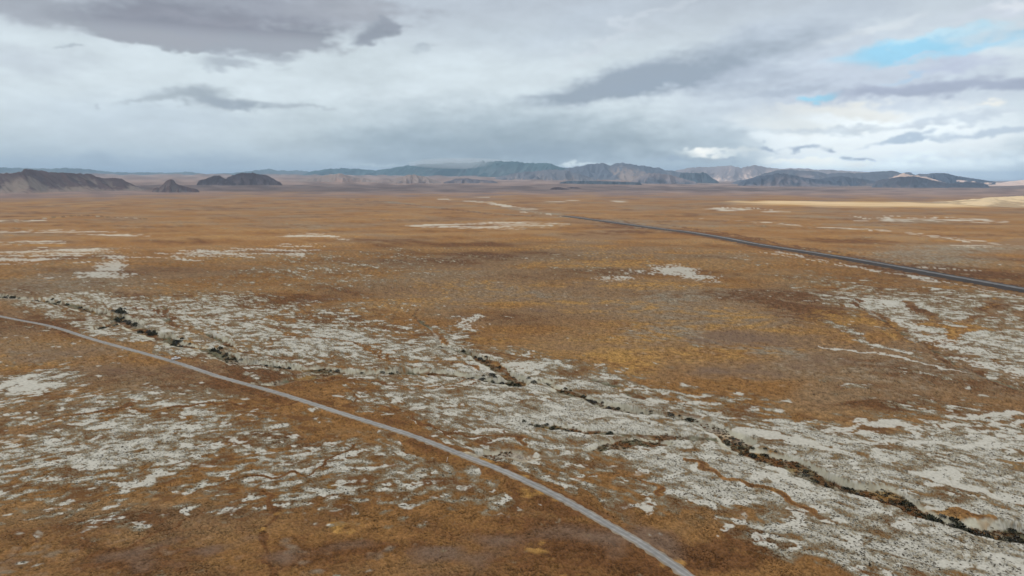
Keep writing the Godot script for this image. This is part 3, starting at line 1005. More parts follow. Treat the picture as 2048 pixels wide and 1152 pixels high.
	blob(W, 380.2, -592.4, 106.0, 206.9, 0.78, 0.7)
	blob(W, 343.9, -482.0, 57.7, 132.1, 0.65, 0.7)
	blob(W, 375.6, -705.5, 111.3, 135.7, 0.46, 0.7)
	blob(W, 496.5, -691.1, 65.8, 88.7, 0.6, 0.7)
	blob(W, 291.8, -828.2, 72.8, 84.6, 0.0, 0.7)
	blob(W, -171.0, -596.1, 147.6, 98.8, 0.4, 0.7)
	blob(W, -231.0, -1028.9, 202.3, 348.8, 0.34, 0.7)
	blob(W, -368.9, -839.0, 157.8, 128.5, 0.2, 0.7)
	blob(W, 98.7, -854.6, 121.4, 174.5, 0.08, 0.7)
	blob(W, 386.0, -833.0, 72.8, 106.4, 0.25, 0.7)
	blob(W, 207.4, -478.5, 107.6, 43.9, 0.15, 0.7)
	blob(W, 228.1, -340.7, 65.7, 30.6, 0.35, 0.7)
	blob(W, 57.1, -215.8, 36.0, 19.6, -0.2, 0.7)
	blob(W, -52.8, -206.1, 139.1, 16.5, -0.45, 0.7)
	blob(W, 87.8, -667.7, 182.3, 245.0, -0.35, 0.7)
	blob(W, 74.1, -434.0, 83.7, 71.5, -0.45, 0.7)
	blob(W, 202.2, -465.5, 88.2, 94.1, -0.5, 0.7)
	blob(W, 213.4, -600.0, 130.2, 110.4, -0.4, 0.7)
	blob(W, -131.6, -1445.3, 841.2, 505.9, -0.25, 0.7)
	blob(W, -223.2, -425.4, 96.5, 35.1, -0.1, 0.7)
	blob(P, -509.5, -857.0, 44.2, 45.6, 0.7, 0.7)
	blob(P, -758.7, -1103.5, 151.8, 147.5, 0.55, 0.7)
	blob(P, -498.3, -1121.4, 106.7, 92.3, 0.5, 0.7)
	blob(P, -388.5, -1176.8, 68.4, 134.5, 0.55, 0.7)
	blob(P, -449.4, -1481.6, 76.0, 80.2, 0.75, 0.7)
	blob(P, -1089.0, -1610.2, 177.1, 63.1, 0.9, 0.7)
	blob(P, -1463.0, -2025.8, 103.9, 74.6, 0.9, 0.7)
	blob(P, -854.1, -1506.4, 121.6, 55.3, 0.6, 0.7)
	blob(P, -936.7, -1324.1, 97.2, 53.6, 0.7, 0.7)
	blob(P, -51.9, -1819.2, 224.8, 179.4, 0.7, 0.7)
	blob(P, -190.2, -1807.1, 105.8, 99.0, 0.75, 0.7)
	blob(P, 50.3, -1912.4, 125.9, 110.7, 0.7, 0.7)
	blob(P, 220.1, -914.0, 41.6, 77.2, 1.25, 0.7)
	blob(P, 236.6, -839.5, 34.1, 48.1, 0.72, 0.7)
	blob(P, 171.4, -888.6, 32.8, 29.4, 0.64, 0.7)
	blob(P, 134.0, -838.2, 37.2, 34.9, 0.5, 0.7)
	blob(P, 370.1, -674.1, 15.0, 42.7, 0.96, 0.7)
	blob(P, 335.7, -562.4, 15.9, 40.1, 0.84, 0.7)
	blob(P, 325.1, -493.8, 29.5, 46.6, 0.5, 0.7)
	blob(P, 312.3, -427.6, 22.5, 47.0, 0.5, 0.7)
	blob(P, 918.9, -2828.9, 123.9, 192.3, 1.0, 0.7)
	blob(P, 993.5, -2642.6, 96.7, 126.3, 0.72, 0.7)
	blob(P, 595.5, -3976.9, 145.0, 283.8, 0.72, 0.7)
	blob(P, 277.1, -3970.7, 145.0, 236.1, 0.64, 0.7)
	blob(P, 1210.0, -2082.1, 182.6, 130.9, 0.8, 0.7)
	blob(P, 1387.2, -2085.7, 121.7, 157.4, 0.6, 0.7)
	blob(P, 863.1, -1216.1, 71.5, 54.4, 0.6, 0.7)
	blob(P, -296.8, -387.6, 17.7, 29.4, 1.0, 0.7)
	blob(P, -276.8, -382.1, 20.5, 23.9, 0.5, 0.7)
	blob(P, -190.6, -282.4, 6.7, 3.2, 0.72, 0.7)
	blob(P, -189.5, -308.9, 6.8, 3.2, 0.72, 0.7)
	blob(P, -133.8, -297.8, 7.1, 4.2, 0.76, 0.7)
	blob(P, -181.0, -270.6, 9.8, 6.0, 0.56, 0.7)
	blob(P, -152.7, -285.2, 9.1, 4.4, 0.56, 0.7)
	blob(P, -104.4, -313.4, 6.1, 3.9, 0.64, 0.7)
	blob(P, -70.2, -247.5, 6.0, 2.5, 0.4, 0.7)
	blob(P, 51.8, -235.8, 5.8, 3.5, 0.8, 0.7)
	blob(P, 108.5, -260.9, 10.5, 4.7, 0.72, 0.7)
	blob(P, 111.8, -227.9, 9.4, 2.9, 0.64, 0.7)
	blob(P, 91.1, -203.4, 5.2, 2.9, 0.64, 0.7)
	blob(P, 138.3, -199.2, 10.2, 5.7, 0.9, 0.7)
	blob(P, 160.3, -208.0, 10.5, 6.1, 0.8, 0.7)
	blob(P, 71.2, -217.5, 4.5, 3.0, 0.64, 0.7)
	blob(P, 165.5, -291.9, 9.2, 4.0, 0.56, 0.7)
	blob(P, 203.0, -280.8, 13.4, 4.3, 0.7, 0.7)
	blob(P, 230.1, -310.2, 21.9, 3.9, 0.8, 0.7)
	blob(P, 164.2, -316.8, 19.8, 4.0, 0.7, 0.7)
	blob(P, 204.8, -323.6, 27.8, 4.9, 0.7, 0.7)
	blob(P, 90.0, -362.6, 16.8, 6.9, 0.8, 0.7)
	blob(P, -4.5, -429.6, 22.8, 21.5, 1.0, 0.7)
	blob(P, -32.3, -583.4, 17.4, 43.0, 0.48, 0.7)
	blob(R, -232.6, -673.6, 84.2, 73.4, 1.05, 0.7)
	blob(R, -168.5, -587.2, 60.8, 64.9, 1.05, 0.7)
	blob(R, 272.8, -592.7, 56.4, 87.3, 1.2, 0.7)
	blob(R, 275.5, -691.1, 80.9, 88.7, 0.75, 0.7)
	blob(R, 193.5, -354.6, 38.3, 14.9, 1.2, 0.7)
	blob(R, -379.8, -706.1, 115.1, 37.5, 0.9, 0.7)
	blob(R, 69.3, -205.7, 26.1, 13.5, 1.2, 0.7)
	blob(R, -109.6, -307.5, 41.0, 13.9, 0.9, 0.7)
	blob(R, -239.4, -339.2, 39.4, 19.0, 0.9, 0.7)
	blob(R, -264.5, -485.5, 114.7, 74.1, 0.52, 0.7)
	blob(R, -191.4, -404.8, 101.1, 42.4, 0.75, 0.7)
	blob(R, 471.6, -769.6, 137.9, 143.2, 0.75, 0.7)
	blob(R, 585.7, -854.6, 121.4, 174.5, 0.9, 0.7)
	blob(R, -222.2, -1142.1, 379.4, 362.3, 0.45, 0.7)
	blob(R, 25.8, -450.5, 40.7, 39.1, 0.75, 0.7)
	blob(R, 52.3, -391.4, 41.9, 20.0, 0.75, 0.7)
	blob(R, 279.4, -1689.7, 243.3, 238.6, 0.6, 0.7)
	blob(R, 692.6, -1396.9, 162.1, 164.9, 0.75, 0.7)
	blob(R, -52.6, -205.5, 31.3, 12.0, 0.9, 0.7)
	blob(R, -117.6, -205.5, 34.8, 12.0, 0.6, 0.7)
	blob(R, 34.5, -212.5, 39.1, 19.0, 0.45, 0.7)
	blob(R, -4.2, -225.1, 29.8, 14.1, 0.52, 0.7)
	blob(R, -421.4, -687.7, 101.2, 73.5, 0.75, 0.7)
	blob(R, 203.2, -570.8, 62.9, 81.3, 0.6, 0.7)
	blob(Y, 181.4, -888.1, 169.9, 249.2, 0.55, 0.7)
	blob(Y, 76.1, -446.4, 23.4, 51.0, 0.8, 0.7)
	blob(Y, 84.4, -643.9, 81.0, 57.1, 0.7, 0.7)
	blob(Y, -48.7, -226.4, 9.4, 9.3, 2.0, 0.7)
	blob(Y, 7.8, -206.7, 8.7, 8.5, 2.0, 0.7)
	blob(Y, 19.2, -200.8, 10.3, 8.6, 1.2, 0.7)
	blob(Y, -77.8, -261.1, 8.4, 9.3, 1.2, 0.7)
	blob(Y, -80.8, -221.6, 5.5, 13.7, 1.3, 0.7)
	blob(Y, 200.1, -587.2, 39.1, 64.9, 0.5, 0.7)
	blob(Y, 102.0, -1098.7, 227.7, 279.0, 0.45, 0.7)
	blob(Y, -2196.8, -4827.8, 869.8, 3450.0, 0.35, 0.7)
	blob(Y, -513.8, -898.3, 131.2, 99.0, 0.4, 0.7)
	blob(Y, 143.0, -587.2, 112.8, 64.9, 0.5, 0.7)
	blob(Y, -72.0, -240.3, 17.6, 15.9, 0.5, 0.7)
	blob(Y, -82.1, -215.3, 10.8, 16.3, 0.5, 0.7)
	blob(Y, 295.5, -585.1, 43.4, 53.9, 0.5, 0.7)
	blob(Y, 1864.1, -3434.5, 974.4, 618.6, 2.0, 0.7)  # the sunlit strip, painted onto the plain
	blob(Y, 1481.3, -3801.0, 470.5, 302.2, 1.7, 0.7)  # further end of the painted sunlit strip
	blob(Y, -67.5, -733.1, 158.3, 130.7, 0.35, 0.7)
	blob(G, 184.8, -476.0, 26.9, 26.2, 1.1, 0.7)
	blob(G, 119.9, -522.3, 54.6, 43.3, 0.9, 0.7)
	blob(G, 161.0, -491.4, 33.2, 30.9, 0.6, 0.7)
	blob(G, -1182.2, -3357.2, 243.6, 336.0, 1.0, 0.7)
	blob(G, -964.5, -1749.2, 115.3, 92.8, 0.9, 0.7)
	blob(G, -588.8, -1351.0, 108.7, 100.0, 0.8, 0.7)
	blob(G, 165.5, -682.8, 45.5, 43.8, 0.4, 0.7)
	blob(G, -60.3, -203.8, 15.6, 10.3, 0.7, 0.7)
	blob(G, -152.3, -199.4, 25.5, 8.5, 0.7, 0.7)
	blob(G, 642.2, -1055.2, 166.9, 167.6, 0.7, 0.7)
	blob(G, 1047.2, -2121.9, 395.6, 320.2, 0.5, 0.7)
	blob(G, 48.1, -221.6, 33.1, 13.7, 0.4, 0.7)
	blob(G, -39.1, -202.2, 10.3, 8.7, 0.8, 0.7)
	blob(G, 40.2, -712.4, 63.3, 38.1, 0.4, 0.7)
	blob(G, -37.0, -781.0, 57.8, 30.4, 0.4, 0.7)
	blob(G, 806.8, -1517.1, 221.1, 139.3, 0.5, 0.7)
	blob(G, 764.6, -1187.4, 130.2, 103.2, 0.6, 0.7)
	blob(G, -327.5, -450.5, 40.7, 39.1, 0.4, 0.7)
	blob(G, -121.4, -376.8, 43.4, 18.6, 0.3, 0.7)
	blob(L, -113.1, -206.1, 33.0, 16.5, 1.0, 0.7)
	blob(L, -80.3, -201.2, 25.7, 13.0, 1.0, 0.7)
	blob(L, -50.1, -208.9, 29.9, 15.4, 0.9, 0.7)
	blob(L, -4.1, -214.4, 35.8, 20.9, 0.9, 0.7)
	blob(L, 37.0, -217.8, 27.1, 21.5, 0.9, 0.7)
	blob(L, -24.4, -199.6, 23.8, 11.4, 0.8, 0.7)
	blob(L, -152.3, -199.4, 25.5, 8.5, 0.8, 0.7)
	blob(L, 170.8, -510.1, 45.7, 49.6, 0.7, 0.7)
	blob(L, 151.1, -419.6, 63.6, 34.2, 0.6, 0.7)
	blob(L, 208.4, -448.6, 40.7, 26.0, 0.5, 0.7)
	blob(L, -232.0, -423.9, 64.4, 23.3, 0.4, 0.7)
	blob(L, 59.0, -628.2, 74.7, 34.8, 0.5, 0.7)
	blob(L, -189.6, -681.8, 60.7, 35.0, 0.4, 0.7)
	stroke(W, [Vector3(-442.0, -680.1, 60.0), Vector3(-295.6, -569.8, 75.0), Vector3(-170.7, -489.5, 75.0), Vector3(-75.5, -447.2, 70.0), Vector3(-7.3, -400.6, 75.0), Vector3(47.5, -354.0, 70.0), Vector3(96.2, -316.7, 75.0), Vector3(134.6, -256.2, 80.0), Vector3(175.2, -217.5, 90.0), Vector3(196.2, -193.5, 90.0)], 0.92, 0.5, true)
	blob(W, 165.2, -214.2, 73.0, 46.6, 0.5, 0.7)
	blob(W, 109.0, -203.8, 51.6, 20.5, 0.35, 0.7)
	blob(W, 231.7, -277.8, 64.0, 60.3, 0.4, 0.7)
	blob(W, -202.0, -318.9, 100.5, 71.5, 0.2, 0.7)
	blob(W, -307.1, -379.1, 55.9, 81.4, 0.4, 0.7)
	blob(W, 91.1, -215.8, 36.0, 19.6, 0.25, 0.7)
	blob(R, -128.6, -273.9, 128.5, 72.0, 0.3, 0.7)
	blob(R, 38.1, -213.8, 53.3, 25.5, 0.3, 0.7)
	blob(R, 111.8, -209.4, 70.3, 18.5, 0.2, 0.7)
	blob(R, -20.8, -212.5, 53.3, 19.0, 0.25, 0.7)
	stroke(W, [Vector3(386.2, -726.6, 7.0), Vector3(357.3, -652.1, 7.0), Vector3(336.4, -580.3, 7.0), Vector3(328.8, -531.2, 7.0)], 0.95, 0.7, true)
	stroke(W, [Vector3(500.9, -716.8, 7.0), Vector3(392.8, -580.3, 7.0), Vector3(324.8, -505.4, 7.0), Vector3(291.4, -474.6, 7.0)], 0.95, 0.7, true)
	stroke(W, [Vector3(495.2, -652.1, 7.0), Vector3(390.9, -540.4, 7.0), Vector3(327.1, -474.6, 7.0), Vector3(295.5, -444.6, 7.0)], 0.95, 0.7, true)
	stroke(W, [Vector3(267.1, -580.3, 7.0), Vector3(266.5, -525.8, 7.0), Vector3(270.8, -489.5, 7.0), Vector3(275.7, -453.8, 7.0)], 0.95, 0.7, true)
	stroke(W, [Vector3(376.7, -489.5, 7.0), Vector3(329.2, -447.2, 7.0), Vector3(291.7, -400.6, 7.0)], 0.95, 0.7, true)
	stroke(W, [Vector3(471.9, -761.3, 7.0), Vector3(443.0, -680.1, 7.0), Vector3(390.6, -580.3, 7.0)], 0.95, 0.7, true)
	stroke(P, [Vector3(228.0, -492.6, 1.5), Vector3(241.4, -474.6, 2.5), Vector3(257.3, -457.8, 2.5), Vector3(270.3, -433.4, 2.5), Vector3(280.4, -413.6, 1.5)], 1.0, 0.6, true)
	stroke(P, [Vector3(-736.4, -956.1, 11.0), Vector3(-721.9, -1016.1, 11.0), Vector3(-722.9, -1098.8, 11.0), Vector3(-738.3, -1204.7, 11.0)], 1.0, 0.8, true)
	stroke(P, [Vector3(-746.1, -1029.1, 7.0), Vector3(-729.4, -1084.1, 7.0), Vector3(-726.0, -1170.1, 7.0)], 0.8, 0.8, true)
	stroke(P, [Vector3(-833.2, -1084.1, 9.0), Vector3(-823.1, -1137.3, 9.0), Vector3(-855.4, -1260.7, 9.0)], 0.8, 0.8, true)
	stroke(P, [Vector3(-964.6, -1270.5, 6.0), Vector3(-930.0, -1300.9, 6.0)], 0.7, 0.8, true)
	stroke(P, [Vector3(-627.8, -991.2, 9.0), Vector3(-609.6, -1022.6, 9.0), Vector3(-598.1, -1042.3, 9.0)], 0.9, 0.8, true)
	stroke(P, [Vector3(-637.6, -1084.1, 22.0), Vector3(-595.9, -1029.1, 22.0), Vector3(-553.6, -944.9, 22.0), Vector3(-527.8, -882.8, 22.0)], 1.15, 0.8, true)
	stroke(P, [Vector3(-605.8, -1055.9, 8.0), Vector3(-566.6, -1062.8, 8.0), Vector3(-477.7, -1022.6, 8.0)], 1.0, 0.8, true)
	stroke(P, [Vector3(-550.6, -882.8, 9.0), Vector3(-519.9, -863.8, 9.0), Vector3(-484.1, -845.6, 9.0), Vector3(-491.3, -887.6, 9.0)], 0.8, 0.8, true)
	stroke(P, [Vector3(-501.9, -828.2, 6.0), Vector3(-479.2, -836.8, 6.0)], 0.7, 0.8, true)
	stroke(P, [Vector3(-601.1, -1195.9, 10.0), Vector3(-558.6, -1161.7, 10.0), Vector3(-508.4, -1129.4, 10.0), Vector3(-463.2, -1106.3, 10.0), Vector3(-399.5, -1049.1, 10.0)], 1.0, 0.8, true)
	stroke(P, [Vector3(-561.9, -1187.1, 7.0), Vector3(-498.4, -1121.6, 7.0)], 0.9, 0.8, true)
	stroke(P, [Vector3(-474.7, -1187.1, 12.0), Vector3(-428.5, -1204.7, 12.0), Vector3(-384.6, -1178.5, 12.0), Vector3(-320.4, -1055.9, 12.0)], 0.95, 0.8, true)
	stroke(P, [Vector3(-457.4, -1300.9, 7.0), Vector3(-393.9, -1280.5, 7.0)], 0.7, 0.8, true)
	stroke(P, [Vector3(-380.3, -1113.9, 8.0), Vector3(-334.0, -1069.8, 8.0)], 0.9, 0.8, true)
	stroke(P, [Vector3(-622.2, -873.2, 5.0), Vector3(-565.9, -836.8, 5.0)], 0.5, 0.8, true)
	stroke(P, [Vector3(-627.2, -1178.5, 5.0), Vector3(-601.1, -1204.7, 5.0)], 0.5, 0.8, true)
	stroke(P, [Vector3(-469.0, -1547.0, 9.0), Vector3(-404.8, -1477.3, 9.0), Vector3(-338.3, -1389.4, 9.0)], 0.7, 0.8, true)
	stroke(P, [Vector3(115.1, -315.4, 2.5), Vector3(121.9, -307.6, 4.5), Vector3(130.7, -300.1, 4.5), Vector3(141.3, -293.0, 2.0)], 1.2, 0.5, true)
	stroke(P, [Vector3(164.5, -263.1, 2.0), Vector3(175.0, -257.1, 5.0), Vector3(181.9, -249.6, 5.0), Vector3(186.2, -242.1, 3.0), Vector3(191.9, -240.1, 2.0)], 1.1, 0.5, true)
	stroke(P, [Vector3(111.3, -268.0, 2.0), Vector3(117.0, -261.7, 4.0), Vector3(119.7, -254.0, 4.0)], 1.0, 0.5, true)
	stroke(P, [Vector3(147.4, -320.1, 3.0), Vector3(185.4, -329.3, 4.0), Vector3(214.9, -320.1, 4.0), Vector3(256.4, -327.1, 4.0)], 0.75, 0.6, true)
	stroke(P, [Vector3(155.5, -303.8, 3.0), Vector3(179.5, -300.7, 4.0), Vector3(208.4, -298.9, 4.0), Vector3(237.3, -301.4, 5.0)], 0.8, 0.6, true)
	stroke(P, [Vector3(265.7, -339.7, 5.0), Vector3(243.9, -341.2, 5.0), Vector3(218.4, -333.6, 3.0)], 0.8, 0.6, true)
	stroke(P, [Vector3(-441.6, -4372.6, 40.0), Vector3(-175.8, -3777.0, 45.0), Vector3(73.8, -2815.9, 40.0)], 1.1, 0.5, true)
	stroke(P, [Vector3(-427.5, -4746.5, 30.0), Vector3(-48.3, -4746.5, 30.0), Vector3(-919.4, -5189.9, 20.0)], 0.6, 0.5, true)
	stroke(P, [Vector3(454.6, -1153.5, 9.0), Vector3(482.3, -997.4, 9.0), Vector3(495.8, -887.6, 8.0), Vector3(500.8, -799.3, 7.0)], 0.75, 0.6, true)
	stroke(P, [Vector3(572.7, -939.4, 6.0), Vector3(630.9, -912.8, 6.0)], 0.6, 0.6, true)
	stroke(P, [Vector3(622.9, -2155.3, 30.0), Vector3(758.7, -1801.7, 25.0), Vector3(898.4, -1623.6, 22.0), Vector3(927.1, -1532.6, 20.0), Vector3(945.8, -1377.7, 20.0), Vector3(940.8, -1251.0, 20.0)], 0.6, 0.6, true)
	stroke(P, [Vector3(910.3, -1504.4, 10.0), Vector3(920.3, -1354.9, 10.0)], 0.9, 0.5, true)
	stroke(P, [Vector3(908.2, -3135.4, 8.0), Vector3(877.8, -2815.9, 8.0)], 0.75, 0.6, true)
	stroke(P, [Vector3(929.2, -3106.0, 8.0), Vector3(893.9, -2782.8, 8.0)], 0.75, 0.6, true)
	stroke(P, [Vector3(949.7, -3077.2, 8.0), Vector3(909.6, -2750.4, 8.0)], 0.75, 0.6, true)
	stroke(P, [Vector3(969.9, -3048.9, 8.0), Vector3(925.0, -2718.8, 8.0)], 0.75, 0.6, true)
	stroke(P, [Vector3(989.7, -3021.2, 8.0), Vector3(940.0, -2688.0, 8.0)], 0.75, 0.6, true)
	stroke(P, [Vector3(1009.2, -2993.9, 8.0), Vector3(954.7, -2657.8, 8.0)], 0.75, 0.6, true)
	stroke(P, [Vector3(1028.3, -2967.1, 8.0), Vector3(969.0, -2628.2, 8.0)], 0.75, 0.6, true)
	stroke(P, [Vector3(1047.0, -2940.8, 8.0), Vector3(983.1, -2599.3, 8.0)], 0.75, 0.6, true)
	stroke(P, [Vector3(1065.5, -2914.9, 8.0), Vector3(996.8, -2571.1, 8.0)], 0.75, 0.6, true)
	stroke(P, [Vector3(1152.0, -2371.9, 8.0), Vector3(1101.0, -2155.3, 8.0)], 0.7, 0.6, true)
	stroke(P, [Vector3(1174.7, -2358.4, 8.0), Vector3(1119.1, -2138.5, 8.0)], 0.7, 0.6, true)
	stroke(P, [Vector3(1197.1, -2345.0, 8.0), Vector3(1136.9, -2122.0, 8.0)], 0.7, 0.6, true)
	stroke(P, [Vector3(1219.3, -2331.8, 8.0), Vector3(1154.4, -2105.8, 8.0)], 0.7, 0.6, true)
	stroke(P, [Vector3(1241.3, -2318.7, 8.0), Vector3(1171.6, -2089.7, 8.0)], 0.7, 0.6, true)
	stroke(P, [Vector3(1263.0, -2305.8, 8.0), Vector3(1188.6, -2074.0, 8.0)], 0.7, 0.6, true)
	stroke(P, [Vector3(1284.5, -2293.0, 8.0), Vector3(1205.3, -2058.4, 8.0)], 0.7, 0.6, true)
	stroke(P, [Vector3(1305.7, -2280.3, 8.0), Vector3(1221.8, -2043.1, 8.0)], 0.7, 0.6, true)
	stroke(P, [Vector3(1326.8, -2267.8, 8.0), Vector3(1238.0, -2028.1, 8.0)], 0.7, 0.6, true)
	stroke(P, [Vector3(1347.5, -2255.4, 8.0), Vector3(1254.0, -2013.2, 8.0)], 0.7, 0.6, true)
	stroke(P, [Vector3(1368.1, -2243.1, 8.0), Vector3(1269.8, -1998.5, 8.0)], 0.7, 0.6, true)
	stroke(P, [Vector3(1388.4, -2231.0, 8.0), Vector3(1285.4, -1984.1, 8.0)], 0.7, 0.6, true)
	stroke(P, [Vector3(-30.6, -285.1, 0.8), Vector3(-22.4, -279.2, 0.8), Vector3(-8.1, -267.5, 0.8), Vector3(4.2, -256.2, 0.8), Vector3(10.9, -241.7, 0.8)], 0.9, 0.6, false)
	stroke(P, [Vector3(-37.8, -320.1, 0.6), Vector3(-14.3, -289.0, 0.6), Vector3(7.3, -263.1, 0.6), Vector3(24.0, -244.1, 0.6), Vector3(36.5, -226.1, 0.6), Vector3(41.8, -215.8, 0.6)], 0.75, 0.7, false)
	stroke(R, [Vector3(-34.8, -315.4, 0.7), Vector3(-13.1, -287.3, 0.7), Vector3(7.7, -261.7, 0.7), Vector3(24.3, -242.9, 0.7), Vector3(36.7, -224.7, 0.7)], 1.2, 0.7, false)
	stroke(R, [Vector3(-358.3, -649.5, 2.2), Vector3(-327.1, -614.2, 2.2), Vector3(-300.9, -580.3, 2.2), Vector3(-282.3, -555.7, 2.2), Vector3(-263.8, -540.4, 2.2), Vector3(-233.5, -518.9, 2.2), Vector3(-193.8, -471.7, 2.2), Vector3(-175.8, -463.3, 2.2), Vector3(-146.2, -457.8, 2.2)], 1.2, 0.7, true)
	stroke(W, [Vector3(-358.3, -649.5, 2.5), Vector3(-327.1, -614.2, 2.5), Vector3(-300.9, -580.3, 2.5), Vector3(-282.3, -555.7, 2.5), Vector3(-263.8, -540.4, 2.5), Vector3(-233.5, -518.9, 2.5), Vector3(-193.8, -471.7, 2.5), Vector3(-175.8, -463.3, 2.5), Vector3(-146.2, -457.8, 2.5)], -1.2, 0.6, true)
	stroke(P, [Vector3(-358.3, -649.5, 2.2), Vector3(-327.1, -614.2, 2.2), Vector3(-300.9, -580.3, 2.2), Vector3(-282.3, -555.7, 2.2), Vector3(-263.8, -540.4, 2.2), Vector3(-233.5, -518.9, 2.2), Vector3(-193.8, -471.7, 2.2), Vector3(-175.8, -463.3, 2.2), Vector3(-146.2, -457.8, 2.2)], -1.0, 0.5, true)
	channel([Vector3(-358.3, -649.5, 0.8), Vector3(-327.1, -614.2, 0.8), Vector3(-300.9, -580.3, 0.8), Vector3(-282.3, -555.7, 0.8), Vector3(-263.8, -540.4, 0.8), Vector3(-233.5, -518.9, 0.8), Vector3(-193.8, -471.7, 0.8), Vector3(-175.8, -463.3, 0.8), Vector3(-146.2, -457.8, 0.8)], 0.7, 2.016, 0.4, 1.0)
	stroke(R, [Vector3(-335.2, -646.8, 2.1), Vector3(-297.4, -580.3, 2.1), Vector3(-270.6, -546.0, 2.1)], 1.2, 0.7, true)
	stroke(W, [Vector3(-335.2, -646.8, 2.3), Vector3(-297.4, -580.3, 2.3), Vector3(-270.6, -546.0, 2.3)], -1.2, 0.6, true)
	stroke(P, [Vector3(-335.2, -646.8, 2.1), Vector3(-297.4, -580.3, 2.1), Vector3(-270.6, -546.0, 2.1)], -1.0, 0.5, true)
	channel([Vector3(-335.2, -646.8, 0.7), Vector3(-297.4, -580.3, 0.7), Vector3(-270.6, -546.0, 0.7)], 0.7, 1.8899999999999997, 0.4, 1.0)
	stroke(R, [Vector3(-88.4, -631.3, 2.4), Vector3(-88.9, -604.8, 2.4), Vector3(-77.1, -576.0, 2.4), Vector3(-66.7, -549.8, 2.4), Vector3(-59.9, -525.8, 2.4), Vector3(-53.7, -489.5, 2.4)], 1.2, 0.7, true)
	stroke(W, [Vector3(-88.4, -631.3, 2.6), Vector3(-88.9, -604.8, 2.6), Vector3(-77.1, -576.0, 2.6), Vector3(-66.7, -549.8, 2.6), Vector3(-59.9, -525.8, 2.6), Vector3(-53.7, -489.5, 2.6)], -1.2, 0.6, true)
	stroke(P, [Vector3(-88.4, -631.3, 2.4), Vector3(-88.9, -604.8, 2.4), Vector3(-77.1, -576.0, 2.4), Vector3(-66.7, -549.8, 2.4), Vector3(-59.9, -525.8, 2.4), Vector3(-53.7, -489.5, 2.4)], -1.0, 0.5, true)
	channel([Vector3(-88.4, -631.3, 0.8), Vector3(-88.9, -604.8, 0.8), Vector3(-77.1, -576.0, 0.8), Vector3(-66.7, -549.8, 0.8), Vector3(-59.9, -525.8, 0.8), Vector3(-53.7, -489.5, 0.8)], 0.7, 2.142, 0.4, 1.0)
	stroke(R, [Vector3(351.7, -698.0, 2.8), Vector3(329.7, -607.1, 2.8), Vector3(315.2, -549.8, 2.8), Vector3(305.4, -512.1, 2.8), Vector3(303.0, -482.0, 2.8), Vector3(296.2, -451.1, 2.8), Vector3(286.2, -421.5, 2.8), Vector3(288.8, -398.5, 2.8), Vector3(293.8, -378.7, 2.8)], 1.2, 0.7, true)
	stroke(W, [Vector3(351.7, -698.0, 3.1), Vector3(329.7, -607.1, 3.1), Vector3(315.2, -549.8, 3.1), Vector3(305.4, -512.1, 3.1), Vector3(303.0, -482.0, 3.1), Vector3(296.2, -451.1, 3.1), Vector3(286.2, -421.5, 3.1), Vector3(288.8, -398.5, 3.1), Vector3(293.8, -378.7, 3.1)], -1.2, 0.6, true)
	stroke(P, [Vector3(351.7, -698.0, 2.8), Vector3(329.7, -607.1, 2.8), Vector3(315.2, -549.8, 2.8), Vector3(305.4, -512.1, 2.8), Vector3(303.0, -482.0, 2.8), Vector3(296.2, -451.1, 2.8), Vector3(286.2, -421.5, 2.8), Vector3(288.8, -398.5, 2.8), Vector3(293.8, -378.7, 2.8)], -1.0, 0.5, true)
	channel([Vector3(351.7, -698.0, 1.0), Vector3(329.7, -607.1, 1.0), Vector3(315.2, -549.8, 1.0), Vector3(305.4, -512.1, 1.0), Vector3(303.0, -482.0, 1.0), Vector3(296.2, -451.1, 1.0), Vector3(286.2, -421.5, 1.0), Vector3(288.8, -398.5, 1.0), Vector3(293.8, -378.7, 1.0)], 0.7, 2.52, 0.4, 1.0)
	stroke(R, [Vector3(-46.8, -323.6, 1.3), Vector3(-30.2, -318.1, 1.3), Vector3(-8.1, -308.9, 1.3), Vector3(6.1, -303.8, 1.3)], 1.2, 0.7, true)
	stroke(W, [Vector3(-46.8, -323.6, 1.4), Vector3(-30.2, -318.1, 1.4), Vector3(-8.1, -308.9, 1.4), Vector3(6.1, -303.8, 1.4)], -1.2, 0.6, true)
	stroke(P, [Vector3(-46.8, -323.6, 1.3), Vector3(-30.2, -318.1, 1.3), Vector3(-8.1, -308.9, 1.3), Vector3(6.1, -303.8, 1.3)], -1.0, 0.5, true)
	stroke(R, [Vector3(-97.1, -371.3, 0.8), Vector3(-70.5, -349.9, 0.8), Vector3(-48.1, -323.6, 0.8)], 1.2, 0.7, true)
	stroke(W, [Vector3(-97.1, -371.3, 0.9), Vector3(-70.5, -349.9, 0.9), Vector3(-48.1, -323.6, 0.9)], -1.2, 0.6, true)
	stroke(P, [Vector3(-97.1, -371.3, 0.8), Vector3(-70.5, -349.9, 0.8), Vector3(-48.1, -323.6, 0.8)], -1.0, 0.5, true)
	stroke(R, [Vector3(-73.8, -295.9, 0.8), Vector3(-81.5, -286.2, 0.8), Vector3(-85.9, -275.0, 0.8), Vector3(-99.6, -265.5, 0.8), Vector3(-113.4, -254.0, 0.8), Vector3(-130.1, -240.1, 0.8), Vector3(-140.0, -227.9, 0.8)], 1.2, 0.7, true)
	stroke(W, [Vector3(-73.8, -295.9, 0.9), Vector3(-81.5, -286.2, 0.9), Vector3(-85.9, -275.0, 0.9), Vector3(-99.6, -265.5, 0.9), Vector3(-113.4, -254.0, 0.9), Vector3(-130.1, -240.1, 0.9), Vector3(-140.0, -227.9, 0.9)], -1.2, 0.6, true)
